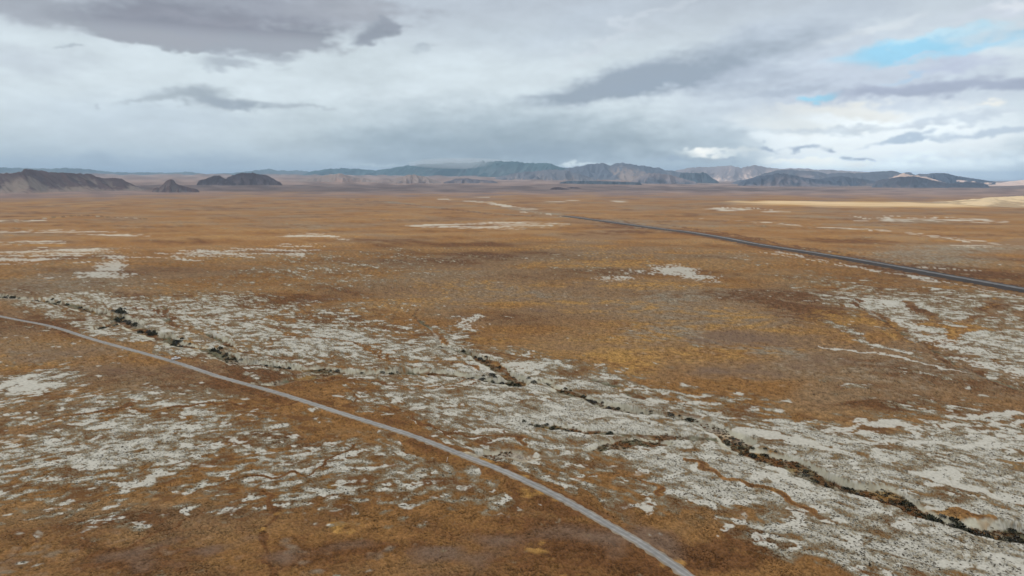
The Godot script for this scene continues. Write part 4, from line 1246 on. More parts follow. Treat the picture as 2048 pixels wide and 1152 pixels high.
	stroke(P, [Vector3(-73.8, -295.9, 0.8), Vector3(-81.5, -286.2, 0.8), Vector3(-85.9, -275.0, 0.8), Vector3(-99.6, -265.5, 0.8), Vector3(-113.4, -254.0, 0.8), Vector3(-130.1, -240.1, 0.8), Vector3(-140.0, -227.9, 0.8)], -1.0, 0.5, true)
	stroke(R, [Vector3(-151.0, -222.6, 0.9), Vector3(-154.8, -212.6, 0.9), Vector3(-158.9, -201.9, 0.9), Vector3(-158.4, -194.9, 0.9)], 1.2, 0.7, true)
	stroke(W, [Vector3(-151.0, -222.6, 1.0), Vector3(-154.8, -212.6, 1.0), Vector3(-158.9, -201.9, 1.0), Vector3(-158.4, -194.9, 1.0)], -1.2, 0.6, true)
	stroke(P, [Vector3(-151.0, -222.6, 0.9), Vector3(-154.8, -212.6, 0.9), Vector3(-158.9, -201.9, 0.9), Vector3(-158.4, -194.9, 0.9)], -1.0, 0.5, true)
	stroke(R, [Vector3(-125.2, -199.0, 0.7), Vector3(-127.1, -211.0, 0.7), Vector3(-120.4, -220.8, 0.7), Vector3(-107.9, -227.9, 0.7)], 1.2, 0.7, true)
	stroke(W, [Vector3(-125.2, -199.0, 0.8), Vector3(-127.1, -211.0, 0.8), Vector3(-120.4, -220.8, 0.8), Vector3(-107.9, -227.9, 0.8)], -1.2, 0.6, true)
	stroke(P, [Vector3(-125.2, -199.0, 0.7), Vector3(-127.1, -211.0, 0.7), Vector3(-120.4, -220.8, 0.7), Vector3(-107.9, -227.9, 0.7)], -1.0, 0.5, true)
	stroke(R, [Vector3(-74.4, -193.5, 1.5), Vector3(-79.7, -211.0, 1.5), Vector3(-82.9, -227.9, 1.5), Vector3(-96.8, -251.8, 1.5)], 1.2, 0.7, true)
	stroke(W, [Vector3(-74.4, -193.5, 1.7), Vector3(-79.7, -211.0, 1.7), Vector3(-82.9, -227.9, 1.7), Vector3(-96.8, -251.8, 1.7)], -1.2, 0.6, true)
	stroke(P, [Vector3(-74.4, -193.5, 1.5), Vector3(-79.7, -211.0, 1.5), Vector3(-82.9, -227.9, 1.5), Vector3(-96.8, -251.8, 1.5)], -1.0, 0.5, true)
	stroke(R, [Vector3(-206.6, -349.9, 1.8), Vector3(-218.3, -334.4, 1.8), Vector3(-229.0, -323.6, 1.8), Vector3(-247.7, -315.4, 1.8)], 1.2, 0.7, true)
	stroke(W, [Vector3(-206.6, -349.9, 1.9), Vector3(-218.3, -334.4, 1.9), Vector3(-229.0, -323.6, 1.9), Vector3(-247.7, -315.4, 1.9)], -1.2, 0.6, true)
	stroke(P, [Vector3(-206.6, -349.9, 1.8), Vector3(-218.3, -334.4, 1.8), Vector3(-229.0, -323.6, 1.8), Vector3(-247.7, -315.4, 1.8)], -1.0, 0.5, true)
	stroke(R, [Vector3(-106.0, -362.5, 1.8), Vector3(-140.8, -352.4, 1.8), Vector3(-170.7, -347.5, 1.8), Vector3(-204.7, -342.0, 1.8), Vector3(-226.3, -327.1, 1.8)], 1.2, 0.7, true)
	stroke(W, [Vector3(-106.0, -362.5, 1.9), Vector3(-140.8, -352.4, 1.9), Vector3(-170.7, -347.5, 1.9), Vector3(-204.7, -342.0, 1.9), Vector3(-226.3, -327.1, 1.9)], -1.2, 0.6, true)
	stroke(P, [Vector3(-106.0, -362.5, 1.8), Vector3(-140.8, -352.4, 1.8), Vector3(-170.7, -347.5, 1.8), Vector3(-204.7, -342.0, 1.8), Vector3(-226.3, -327.1, 1.8)], -1.0, 0.5, true)
	stroke(R, [Vector3(-127.4, -416.9, 1.1), Vector3(-98.4, -400.6, 1.1), Vector3(-67.2, -395.4, 1.1), Vector3(-42.6, -390.4, 1.1), Vector3(-13.3, -398.5, 1.1)], 1.2, 0.7, true)
	stroke(W, [Vector3(-127.4, -416.9, 1.2), Vector3(-98.4, -400.6, 1.2), Vector3(-67.2, -395.4, 1.2), Vector3(-42.6, -390.4, 1.2), Vector3(-13.3, -398.5, 1.2)], -1.2, 0.6, true)
	stroke(P, [Vector3(-127.4, -416.9, 1.1), Vector3(-98.4, -400.6, 1.1), Vector3(-67.2, -395.4, 1.1), Vector3(-42.6, -390.4, 1.1), Vector3(-13.3, -398.5, 1.1)], -1.0, 0.5, true)
	stroke(R, [Vector3(-119.2, -489.5, 1.3), Vector3(-70.4, -457.8, 1.3), Vector3(-40.9, -437.1, 1.3), Vector3(-13.9, -416.9, 1.3)], 1.2, 0.7, true)
	stroke(W, [Vector3(-119.2, -489.5, 1.4), Vector3(-70.4, -457.8, 1.4), Vector3(-40.9, -437.1, 1.4), Vector3(-13.9, -416.9, 1.4)], -1.2, 0.6, true)
	stroke(P, [Vector3(-119.2, -489.5, 1.3), Vector3(-70.4, -457.8, 1.3), Vector3(-40.9, -437.1, 1.3), Vector3(-13.9, -416.9, 1.3)], -1.0, 0.5, true)
	stroke(R, [Vector3(-253.2, -580.3, 1.3), Vector3(-187.8, -540.4, 1.3), Vector3(-122.9, -489.5, 1.3), Vector3(-76.4, -452.4, 1.3)], 1.2, 0.7, true)
	stroke(W, [Vector3(-253.2, -580.3, 1.4), Vector3(-187.8, -540.4, 1.4), Vector3(-122.9, -489.5, 1.4), Vector3(-76.4, -452.4, 1.4)], -1.2, 0.6, true)
	stroke(P, [Vector3(-253.2, -580.3, 1.3), Vector3(-187.8, -540.4, 1.3), Vector3(-122.9, -489.5, 1.3), Vector3(-76.4, -452.4, 1.3)], -1.0, 0.5, true)
	stroke(R, [Vector3(156.2, -239.3, 1.7), Vector3(165.4, -236.1, 1.7), Vector3(172.9, -231.6, 1.7), Vector3(164.8, -224.3, 1.7)], 1.2, 0.7, true)
	stroke(W, [Vector3(156.2, -239.3, 1.8), Vector3(165.4, -236.1, 1.8), Vector3(172.9, -231.6, 1.8), Vector3(164.8, -224.3, 1.8)], -1.2, 0.6, true)
	stroke(P, [Vector3(156.2, -239.3, 1.7), Vector3(165.4, -236.1, 1.7), Vector3(172.9, -231.6, 1.7), Vector3(164.8, -224.3, 1.7)], -1.0, 0.5, true)
	stroke(R, [Vector3(75.8, -275.5, 1.5), Vector3(93.1, -263.1, 1.5), Vector3(103.3, -247.5, 1.5), Vector3(104.4, -231.6, 1.5)], 1.2, 0.7, true)
	stroke(W, [Vector3(75.8, -275.5, 1.7), Vector3(93.1, -263.1, 1.7), Vector3(103.3, -247.5, 1.7), Vector3(104.4, -231.6, 1.7)], -1.2, 0.6, true)
	stroke(P, [Vector3(75.8, -275.5, 1.5), Vector3(93.1, -263.1, 1.5), Vector3(103.3, -247.5, 1.5), Vector3(104.4, -231.6, 1.5)], -1.0, 0.5, true)
	stroke(R, [Vector3(32.1, -265.5, 1.0), Vector3(47.4, -258.5, 1.0), Vector3(59.0, -247.5, 1.0)], 1.2, 0.7, true)
	stroke(W, [Vector3(32.1, -265.5, 1.2), Vector3(47.4, -258.5, 1.2), Vector3(59.0, -247.5, 1.2)], -1.2, 0.6, true)
	stroke(P, [Vector3(32.1, -265.5, 1.0), Vector3(47.4, -258.5, 1.0), Vector3(59.0, -247.5, 1.0)], -1.0, 0.5, true)
	stroke(R, [Vector3(-72.3, -390.4, 0.8), Vector3(-36.3, -385.4, 0.8), Vector3(-4.2, -395.4, 0.8)], 1.2, 0.7, true)
	stroke(W, [Vector3(-72.3, -390.4, 0.9), Vector3(-36.3, -385.4, 0.9), Vector3(-4.2, -395.4, 0.9)], -1.2, 0.6, true)
	stroke(P, [Vector3(-72.3, -390.4, 0.8), Vector3(-36.3, -385.4, 0.8), Vector3(-4.2, -395.4, 0.8)], -1.0, 0.5, true)
	stroke(R, [Vector3(-1124.2, -2127.5, 9.8), Vector3(-1511.7, -2371.9, 9.8), Vector3(-1450.8, -1998.5, 9.8)], 1.2, 0.7, true)
	stroke(W, [Vector3(-1124.2, -2127.5, 10.8), Vector3(-1511.7, -2371.9, 10.8), Vector3(-1450.8, -1998.5, 10.8)], -1.2, 0.6, true)
	stroke(P, [Vector3(-1124.2, -2127.5, 9.8), Vector3(-1511.7, -2371.9, 9.8), Vector3(-1450.8, -1998.5, 9.8)], -1.0, 0.5, true)
	channel([Vector3(-1124.2, -2127.5, 3.4), Vector3(-1511.7, -2371.9, 3.4), Vector3(-1450.8, -1998.5, 3.4)], 0.7, 8.819999999999999, 0.4, 1.0)
	stroke(R, [Vector3(328.2, -652.1, 3.0), Vector3(299.7, -559.6, 3.0), Vector3(301.9, -525.8, 3.0), Vector3(298.5, -474.6, 3.0)], 0.7, 0.7, true)
	stroke(W, [Vector3(328.2, -652.1, 3.3), Vector3(299.7, -559.6, 3.3), Vector3(301.9, -525.8, 3.3), Vector3(298.5, -474.6, 3.3)], -0.9, 0.6, true)
	stroke(Y, [Vector3(328.2, -652.1, 3.0), Vector3(299.7, -559.6, 3.0), Vector3(301.9, -525.8, 3.0), Vector3(298.5, -474.6, 3.0)], 0.6, 0.6, true)
	stroke(R, [Vector3(493.6, -680.1, 5.0), Vector3(405.8, -580.3, 5.0), Vector3(343.1, -522.3, 5.0), Vector3(295.0, -474.6, 5.0)], 0.7, 0.7, true)
	stroke(W, [Vector3(493.6, -680.1, 5.5), Vector3(405.8, -580.3, 5.5), Vector3(343.1, -522.3, 5.5), Vector3(295.0, -474.6, 5.5)], -0.9, 0.6, true)
	stroke(Y, [Vector3(493.6, -680.1, 5.0), Vector3(405.8, -580.3, 5.0), Vector3(343.1, -522.3, 5.0), Vector3(295.0, -474.6, 5.0)], 0.6, 0.6, true)
	stroke(R, [Vector3(382.8, -540.4, 4.0), Vector3(379.8, -580.3, 4.0), Vector3(351.8, -569.8, 4.0)], 0.7, 0.7, true)
	stroke(W, [Vector3(382.8, -540.4, 4.4), Vector3(379.8, -580.3, 4.4), Vector3(351.8, -569.8, 4.4)], -0.9, 0.6, true)
	stroke(Y, [Vector3(382.8, -540.4, 4.0), Vector3(379.8, -580.3, 4.0), Vector3(351.8, -569.8, 4.0)], 0.6, 0.6, true)
	stroke(R, [Vector3(397.5, -680.1, 5.0), Vector3(381.0, -626.3, 5.0), Vector3(354.1, -559.6, 5.0), Vector3(366.6, -540.4, 5.0)], 0.7, 0.7, true)
	stroke(W, [Vector3(397.5, -680.1, 5.5), Vector3(381.0, -626.3, 5.5), Vector3(354.1, -559.6, 5.5), Vector3(366.6, -540.4, 5.5)], -0.9, 0.6, true)
	stroke(Y, [Vector3(397.5, -680.1, 5.0), Vector3(381.0, -626.3, 5.0), Vector3(354.1, -559.6, 5.0), Vector3(366.6, -540.4, 5.0)], 0.6, 0.6, true)
	stroke(FLAT, [Vector3(-593.7, -680.1, 7.0), Vector3(-457.0, -597.9, 7.0), Vector3(-381.6, -553.7, 7.0), Vector3(-315.0, -503.8, 7.0), Vector3(-228.7, -444.6, 7.0), Vector3(-178.3, -405.9, 7.0), Vector3(-131.9, -374.1, 7.0), Vector3(-84.5, -338.1, 7.0), Vector3(-49.5, -311.4, 7.0), Vector3(-23.3, -287.9, 7.0), Vector3(-0.4, -266.5, 7.0), Vector3(19.1, -244.5, 7.0), Vector3(35.5, -222.6, 7.0), Vector3(44.8, -209.4, 7.0), Vector3(52.7, -195.7, 7.0), Vector3(56.4, -188.3, 7.0), Vector3(65.0, -169.6, 7.0)], 1.0, 0.4, false)
	stroke(W, [Vector3(-593.7, -680.1, 9.0), Vector3(-457.0, -597.9, 9.0), Vector3(-381.6, -553.7, 9.0), Vector3(-315.0, -503.8, 9.0), Vector3(-228.7, -444.6, 9.0), Vector3(-178.3, -405.9, 9.0), Vector3(-131.9, -374.1, 9.0), Vector3(-84.5, -338.1, 9.0), Vector3(-49.5, -311.4, 9.0), Vector3(-23.3, -287.9, 9.0), Vector3(-0.4, -266.5, 9.0), Vector3(19.1, -244.5, 9.0), Vector3(35.5, -222.6, 9.0), Vector3(44.8, -209.4, 9.0), Vector3(52.7, -195.7, 9.0), Vector3(56.4, -188.3, 9.0), Vector3(65.0, -169.6, 9.0)], -0.8, 0.5, true)
	stroke(P, [Vector3(-593.7, -680.1, 8.0), Vector3(-457.0, -597.9, 8.0), Vector3(-381.6, -553.7, 8.0), Vector3(-315.0, -503.8, 8.0), Vector3(-228.7, -444.6, 8.0), Vector3(-178.3, -405.9, 8.0), Vector3(-131.9, -374.1, 8.0), Vector3(-84.5, -338.1, 8.0), Vector3(-49.5, -311.4, 8.0), Vector3(-23.3, -287.9, 8.0), Vector3(-0.4, -266.5, 8.0), Vector3(19.1, -244.5, 8.0), Vector3(35.5, -222.6, 8.0), Vector3(44.8, -209.4, 8.0), Vector3(52.7, -195.7, 8.0), Vector3(56.4, -188.3, 8.0), Vector3(65.0, -169.6, 8.0)], -1.0, 0.5, false)
	stroke(Y, [Vector3(-23.3, -287.9, 7.0), Vector3(-0.4, -266.5, 7.0), Vector3(19.1, -244.5, 7.0), Vector3(35.5, -222.6, 7.0), Vector3(44.8, -209.4, 7.0), Vector3(52.7, -195.7, 7.0), Vector3(56.4, -188.3, 7.0), Vector3(65.0, -169.6, 7.0)], 0.8, 0.5, true)
	stroke(R, [Vector3(-593.7, -680.1, 8.0), Vector3(-457.0, -597.9, 8.0), Vector3(-381.6, -553.7, 8.0), Vector3(-315.0, -503.8, 8.0), Vector3(-228.7, -444.6, 8.0), Vector3(-178.3, -405.9, 8.0), Vector3(-131.9, -374.1, 8.0), Vector3(-84.5, -338.1, 8.0), Vector3(-49.5, -311.4, 8.0), Vector3(-23.3, -287.9, 8.0), Vector3(-0.4, -266.5, 8.0), Vector3(19.1, -244.5, 8.0), Vector3(35.5, -222.6, 8.0), Vector3(44.8, -209.4, 8.0), Vector3(52.7, -195.7, 8.0), Vector3(56.4, -188.3, 8.0), Vector3(65.0, -169.6, 8.0)], 0.6, 0.6, true)
	stroke(FLAT, [Vector3(584.5, -614.2, 34.0), Vector3(564.9, -743.5, 34.0), Vector3(547.9, -845.6, 34.0), Vector3(519.0, -1042.3, 34.0), Vector3(462.7, -1270.5, 34.0), Vector3(422.0, -1532.6, 34.0), Vector3(352.1, -1744.3, 34.0), Vector3(251.3, -2074.0, 34.0), Vector3(178.3, -2305.8, 34.0)], 1.0, 0.4, false)
	stroke(W, [Vector3(584.5, -614.2, 34.0), Vector3(564.9, -743.5, 34.0), Vector3(547.9, -845.6, 34.0), Vector3(519.0, -1042.3, 34.0), Vector3(462.7, -1270.5, 34.0), Vector3(422.0, -1532.6, 34.0), Vector3(352.1, -1744.3, 34.0), Vector3(251.3, -2074.0, 34.0), Vector3(178.3, -2305.8, 34.0)], -1, 0.4, false)
	stroke(P, [Vector3(584.5, -614.2, 26.0), Vector3(564.9, -743.5, 26.0), Vector3(547.9, -845.6, 26.0), Vector3(519.0, -1042.3, 26.0), Vector3(462.7, -1270.5, 26.0), Vector3(422.0, -1532.6, 26.0), Vector3(352.1, -1744.3, 26.0), Vector3(251.3, -2074.0, 26.0), Vector3(178.3, -2305.8, 26.0)], -1, 0.4, false)
	stroke(R, [Vector3(584.5, -614.2, 55.0), Vector3(564.9, -743.5, 55.0), Vector3(547.9, -845.6, 55.0), Vector3(519.0, -1042.3, 55.0), Vector3(462.7, -1270.5, 55.0), Vector3(422.0, -1532.6, 55.0), Vector3(352.1, -1744.3, 55.0), Vector3(251.3, -2074.0, 55.0), Vector3(178.3, -2305.8, 55.0)], 1.6, 0.6, true)
	stroke(P, [Vector3(533.4, -701.0, 3.0), Vector3(513.6, -791.4, 3.0), Vector3(479.6, -961.7, 3.0), Vector3(420.7, -1153.5, 3.0)], 0.9, 0.6, true)
	stroke(R, [Vector3(605.0, -636.4, 9.0), Vector3(589.0, -776.0, 9.0), Vector3(574.5, -887.6, 9.0), Vector3(550.3, -1106.3, 9.0), Vector3(497.0, -1366.2, 9.0), Vector3(460.3, -1673.3, 9.0), Vector3(388.8, -1928.4, 9.0)], 1.8, 0.5, true)
	stroke(G, [Vector3(584.5, -614.2, 60.0), Vector3(564.9, -743.5, 60.0), Vector3(547.9, -845.6, 60.0), Vector3(519.0, -1042.3, 60.0), Vector3(462.7, -1270.5, 60.0), Vector3(422.0, -1532.6, 60.0), Vector3(352.1, -1744.3, 60.0), Vector3(251.3, -2074.0, 60.0), Vector3(178.3, -2305.8, 60.0)], 0.5, 0.6, true)
	stroke(G, [Vector3(195.1, -2305.8, 18.0), Vector3(104.3, -2555.2, 18.0), Vector3(-8.6, -2967.1, 18.0)], 1.2, 0.5, false)
	stroke(P, [Vector3(200.8, -2183.8, 9.0), Vector3(117.5, -2442.0, 9.0), Vector3(50.8, -2679.3, 9.0)], 0.8, 0.6, true)
	stroke(R, [Vector3(-1122.2, -4490.5, 16.0), Vector3(-759.3, -3956.8, 16.0), Vector3(-394.8, -3135.4, 16.0), Vector3(-90.3, -2478.6, 16.0), Vector3(60.5, -2305.8, 16.0)], 1.3, 0.4, false)
	stroke(G, [Vector3(-1122.2, -4490.5, 40.0), Vector3(-759.3, -3956.8, 40.0), Vector3(-394.8, -3135.4, 40.0), Vector3(-90.3, -2478.6, 40.0), Vector3(60.5, -2305.8, 40.0), Vector3(200.8, -2183.8, 40.0)], 1.0, 0.4, true)
	channel([Vector3(-584.7, -726.6, 2.2), Vector3(-535.7, -704.1, 2.2), Vector3(-506.4, -685.9, 2.6), Vector3(-471.3, -680.1, 3.0), Vector3(-435.9, -660.3, 3.0), Vector3(-391.9, -631.3, 3.4), Vector3(-349.9, -597.9, 4.5), Vector3(-299.4, -540.4, 4.5), Vector3(-245.0, -492.6, 4.5), Vector3(-206.6, -467.5, 3.8), Vector3(-182.5, -444.6, 3.4), Vector3(-153.5, -438.3, 2.7), Vector3(-121.1, -428.6, 2.5), Vector3(-104.1, -425.0, 2.4), Vector3(-84.8, -425.0, 2.2), Vector3(-62.3, -425.0, 2.2), Vector3(-30.4, -410.3, 2.4), Vector3(-10.9, -399.6, 2.5), Vector3(4.8, -394.4, 3.0), Vector3(19.9, -397.5, 3.0), Vector3(28.1, -381.6, 2.2), Vector3(37.8, -371.3, 2.1), Vector3(52.8, -353.2, 1.9), Vector3(69.9, -344.3, 1.9), Vector3(84.0, -337.4, 1.9), Vector3(98.1, -327.1, 2.4), Vector3(103.4, -312.7, 3.8), Vector3(104.4, -298.9, 5.2), Vector3(105.7, -291.3, 3.4), Vector3(112.9, -284.0, 3.0), Vector3(121.0, -278.1, 3.0), Vector3(126.0, -267.5, 3.0), Vector3(132.8, -256.7, 3.4), Vector3(143.3, -250.9, 3.1), Vector3(148.7, -242.9, 3.0), Vector3(151.3, -230.8, 3.0), Vector3(160.0, -225.4, 3.1), Vector3(177.1, -220.8, 3.8), Vector3(197.0, -212.6, 3.8)], 2.9, 2.8, 1.0, 2.2)
	stroke(W, [Vector3(-584.7, -726.6, 2.2), Vector3(-535.7, -704.1, 2.2), Vector3(-506.4, -685.9, 2.6), Vector3(-471.3, -680.1, 3.0), Vector3(-435.9, -660.3, 3.0), Vector3(-391.9, -631.3, 3.4), Vector3(-349.9, -597.9, 4.5), Vector3(-299.4, -540.4, 4.5), Vector3(-245.0, -492.6, 4.5), Vector3(-206.6, -467.5, 3.8), Vector3(-182.5, -444.6, 3.4), Vector3(-153.5, -438.3, 2.7), Vector3(-121.1, -428.6, 2.5), Vector3(-104.1, -425.0, 2.4), Vector3(-84.8, -425.0, 2.2), Vector3(-62.3, -425.0, 2.2), Vector3(-30.4, -410.3, 2.4), Vector3(-10.9, -399.6, 2.5), Vector3(4.8, -394.4, 3.0), Vector3(19.9, -397.5, 3.0), Vector3(28.1, -381.6, 2.2), Vector3(37.8, -371.3, 2.1), Vector3(52.8, -353.2, 1.9), Vector3(69.9, -344.3, 1.9), Vector3(84.0, -337.4, 1.9), Vector3(98.1, -327.1, 2.4), Vector3(103.4, -312.7, 3.8), Vector3(104.4, -298.9, 5.2), Vector3(105.7, -291.3, 3.4), Vector3(112.9, -284.0, 3.0), Vector3(121.0, -278.1, 3.0), Vector3(126.0, -267.5, 3.0), Vector3(132.8, -256.7, 3.4), Vector3(143.3, -250.9, 3.1), Vector3(148.7, -242.9, 3.0), Vector3(151.3, -230.8, 3.0), Vector3(160.0, -225.4, 3.1), Vector3(177.1, -220.8, 3.8), Vector3(197.0, -212.6, 3.8)], 0.5, 0.8, true)
	channel([Vector3(-349.9, -597.9, 4.0), Vector3(-341.0, -563.6, 4.0), Vector3(-341.1, -549.8, 4.0)], 2.5, 3, 1, 2)
	channel([Vector3(-53.7, -489.5, 1.5), Vector3(-42.9, -479.0, 2.0), Vector3(-34.7, -470.3, 2.5), Vector3(-23.8, -457.8, 2.5), Vector3(-14.4, -444.6, 3.0), Vector3(-7.4, -425.0, 3.0), Vector3(4.9, -400.6, 3.0)], 3.0, 2.0, 1, 2.5)
	channel([Vector3(-143.0, -395.4, 1.0), Vector3(-134.4, -407.0, 1.5), Vector3(-127.3, -411.4, 2.0), Vector3(-120.5, -416.9, 2.0), Vector3(-115.6, -426.2, 2.0)], 2.6, 1.6, 1, 2.5)
	channel([Vector3(-16.5, -289.0, 1.5), Vector3(-8.7, -288.5, 1.8), Vector3(-3.2, -292.4, 0.8), Vector3(5.5, -286.8, 1.4), Vector3(11.4, -289.0, 0.8), Vector3(16.9, -289.0, 1.2), Vector3(26.4, -292.4, 0.6), Vector3(34.4, -295.9, 0.8), Vector3(41.9, -298.9, 1.4), Vector3(55.4, -305.7, 1.5), Vector3(71.2, -302.6, 1.5)], 2.4, 2.2, 1, 2)
	channel([Vector3(5.2, -326.4, 0.5), Vector3(21.2, -321.5, 0.9), Vector3(33.2, -318.7, 0.7), Vector3(48.9, -314.1, 1.2), Vector3(66.0, -311.4, 1.6), Vector3(88.8, -307.6, 1.4), Vector3(103.8, -302.6, 2.0)], 1.2, 1.8, 1, 1.5)
	channel([Vector3(43.7, -409.2, 1.0), Vector3(61.7, -385.4, 1.4), Vector3(74.3, -366.9, 1.4), Vector3(84.9, -352.4, 1.4), Vector3(94.2, -336.6, 1.2)], 1.8, 2.0, 1, 2)
	channel([Vector3(-233.5, -518.9, 1.5), Vector3(-214.4, -497.4, 2.0), Vector3(-195.0, -474.6, 2.0)], 2.6, 2.2, 1.0, 1.0)
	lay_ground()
	hill("mountain_ridge", "low blue range far behind the flat-topped mesa at left", [Vector3(-17212.5, -19486.7, 422.2), Vector3(-16017.4, -20480.3, 466.7), Vector3(-15447.4, -20913.6, 503.8), Vector3(-15050.0, -21201.4, 494.0), Vector3(-14530.6, -21560.7, 469.7), Vector3(-14092.9, -21849.3, 489.9), Vector3(-13754.0, -22064.2, 493.5), Vector3(-13409.4, -22275.3, 433.8), Vector3(-12810.1, -22625.2, 366.2), Vector3(-12046.4, -23040.9, 379.0), Vector3(-11447.6, -23344.2, 365.7), Vector3(-10962.8, -23575.8, 401.8), Vector3(-10513.9, -23779.3, 319.5), Vector3(-9884.0, -24048.0, 347.5), Vector3(-9353.8, -24259.2, 409.9), Vector3(-9043.9, -24376.4, 463.4), Vector3(-8730.6, -24490.3, 499.8), Vector3(-8555.8, -24552.0, 535.7), Vector3(-8337.4, -24627.0, 458.1), Vector3(-7773.2, -24810.8, 451.8), Vector3(-7446.6, -24910.8, 417.7), Vector3(-6778.4, -25100.9, 420.0), Vector3(-5927.1, -25315.4, 296.3), Vector3(-5231.5, -25468.3, 152.0)], 3000, 0.5, Color(0.10, 0.13, 0.14), Color(0.16, 0.13, 0.13), 1)
	hill("mountain_ridge", "long dark teal range with its summit in the rain cloud", [Vector3(-6451.6, -21032.8, 116.4), Vector3(-5814.5, -20970.7, 370.6), Vector3(-5469.5, -20817.3, 413.2), Vector3(-4986.3, -20693.4, 477.7), Vector3(-4721.3, -20511.3, 452.7), Vector3(-4207.1, -20379.8, 407.1), Vector3(-3778.7, -20221.4, 462.3), Vector3(-3284.4, -20066.3, 538.1), Vector3(-2784.0, -19901.5, 527.6), Vector3(-2190.8, -19735.9, 566.2), Vector3(-1746.1, -19541.2, 603.4), Vector3(-1170.7, -19345.6, 626.0), Vector3(-716.5, -19129.4, 647.4), Vector3(-531.1, -18897.3, 587.5), Vector3(-389.9, -18662.6, 621.3), Vector3(212.4, -18427.3, 602.0), Vector3(733.5, -18175.7, 556.7), Vector3(981.8, -17925.5, 550.7), Vector3(1248.9, -17670.2, 463.1), Vector3(1582.9, -17404.4, 365.2), Vector3(2053.1, -17115.4, 239.2), Vector3(2506.4, -16814.2, 93.1)], 2600, 0.42, Color(0.055, 0.10, 0.11), Color(0.10, 0.13, 0.14), 2)
	hill("mountain_ridge", "grey-blue range with pale slopes right of the cloudy summit", [Vector3(668.1, -16486.5, 93.6), Vector3(1258.5, -16451.9, 375.1), Vector3(1610.5, -16421.2, 444.7), Vector3(1960.2, -16383.2, 502.0), Vector3(2111.1, -16364.4, 507.4), Vector3(2308.5, -16337.7, 477.8), Vector3(2618.0, -16291.0, 517.2), Vector3(2767.2, -16266.3, 487.8), Vector3(3108.1, -16204.6, 451.9), Vector3(3445.5, -16136.3, 410.4), Vector3(3557.9, -16111.8, 369.9), Vector3(3780.2, -16061.1, 323.4), Vector3(4326.3, -15922.7, 230.9), Vector3(4756.0, -15799.7, 94.7)], 2200, 0.4, Color(0.10, 0.108, 0.135), Color(0.26, 0.20, 0.18), 3)
	hill("mountain_ridge", "broad back range with sunlight painted pink on its slopes under bright cloud", [Vector3(4255.8, -20564.2, 87.0), Vector3(4741.2, -20457.8, 379.1), Vector3(5155.3, -20357.4, 464.6), Vector3(5496.4, -20268.0, 506.3), Vector3(6034.6, -20114.3, 510.5), Vector3(6337.0, -20021.1, 544.3), Vector3(6614.4, -19931.1, 464.5), Vector3(6817.5, -19862.6, 526.8), Vector3(6943.8, -19818.8, 554.0), Vector3(7199.4, -19727.3, 496.0), Vector3(7512.8, -19610.2, 452.0), Vector3(8059.3, -19392.0, 441.4), Vector3(8531.1, -19189.1, 403.9), Vector3(8987.1, -18979.8, 387.3), Vector3(9429.3, -18764.0, 350.9), Vector3(9859.2, -18541.7, 275.6), Vector3(10280.1, -18311.8, 116.8)], 2400, 0.4, Color(0.24, 0.21, 0.22), Color(0.62, 0.47, 0.40), 4)  # sunlight on the slopes is painted into the lower colour
	hill("foothill", "dark spur in front of the left end of the dark blue range", [Vector3(3687.1, -11419.5, 69.0), Vector3(3906.3, -11346.4, 134.2), Vector3(4049.7, -11296.0, 182.6), Vector3(4192.1, -11243.9, 206.3), Vector3(4304.3, -11201.5, 229.9), Vector3(4438.2, -11149.1, 213.5), Vector3(4612.6, -11078.1, 173.4), Vector3(4783.4, -11005.4, 141.7), Vector3(5016.8, -10901.0, 102.5), Vector3(5212.0, -10809.0, 64.0)], 900, 0.5, Color(0.07, 0.082, 0.11), Color(0.17, 0.15, 0.17), 31)
	hill("foothill", "low dark knob under the middle of the dark blue range", [Vector3(4842.7, -11415.3, 69.0), Vector3(5046.5, -11326.7, 134.2), Vector3(5213.2, -11250.9, 174.3), Vector3(5345.3, -11188.8, 186.0), Vector3(5477.6, -11124.6, 157.8), Vector3(5639.2, -11043.5, 133.9), Vector3(5829.9, -10944.1, 86.8)], 700, 0.5, Color(0.07, 0.082, 0.11), Color(0.15, 0.135, 0.15), 32)
	hill("mountain_ridge", "dark blue front range at right with a rounded double summit", [Vector3(4181.3, -13884.1, 58.0), Vector3(4556.2, -13811.4, 117.6), Vector3(4791.5, -13777.5, 166.8), Vector3(5021.7, -13741.6, 264.7), Vector3(5209.5, -13718.0, 293.7), Vector3(5378.4, -13699.4, 327.6), Vector3(5496.9, -13699.2, 327.6), Vector3(5792.8, -13624.0, 302.2), Vector3(5968.2, -13595.5, 287.3), Vector3(6135.8, -13568.5, 243.5), Vector3(6473.0, -13459.1, 271.3), Vector3(6727.9, -13382.2, 246.6), Vector3(7011.7, -13284.9, 283.5), Vector3(7179.8, -13244.3, 301.8), Vector3(7311.6, -13221.7, 292.1), Vector3(7515.7, -13156.8, 263.2), Vector3(7593.6, -13162.3, 277.3), Vector3(7739.2, -13127.7, 230.1), Vector3(7968.7, -13040.6, 248.0), Vector3(8127.6, -12993.5, 247.5), Vector3(8321.7, -12921.8, 191.6), Vector3(8543.6, -12828.4, 154.4), Vector3(8761.2, -12733.7, 113.2), Vector3(9005.1, -12615.8, 63.7)], 2000, 0.42, Color(0.10, 0.108, 0.135), Color(0.23, 0.19, 0.20), 5)
	hill("sun_painted_hill", "slope with painted sunlight below the right shoulder of the dark blue range", [Vector3(6379.4, -10865.7, 71.5), Vector3(6413.7, -10845.5, 164.6), Vector3(6459.2, -10818.4, 176.1), Vector3(6529.9, -10775.9, 148.9), Vector3(6634.8, -10711.6, 102.8), Vector3(6721.0, -10657.8, 64.8)], 500, 0.4, Color(0.62, 0.47, 0.40), Color(0.62, 0.47, 0.40), 33)  # sunlit patch, painted as a pale pink base colour
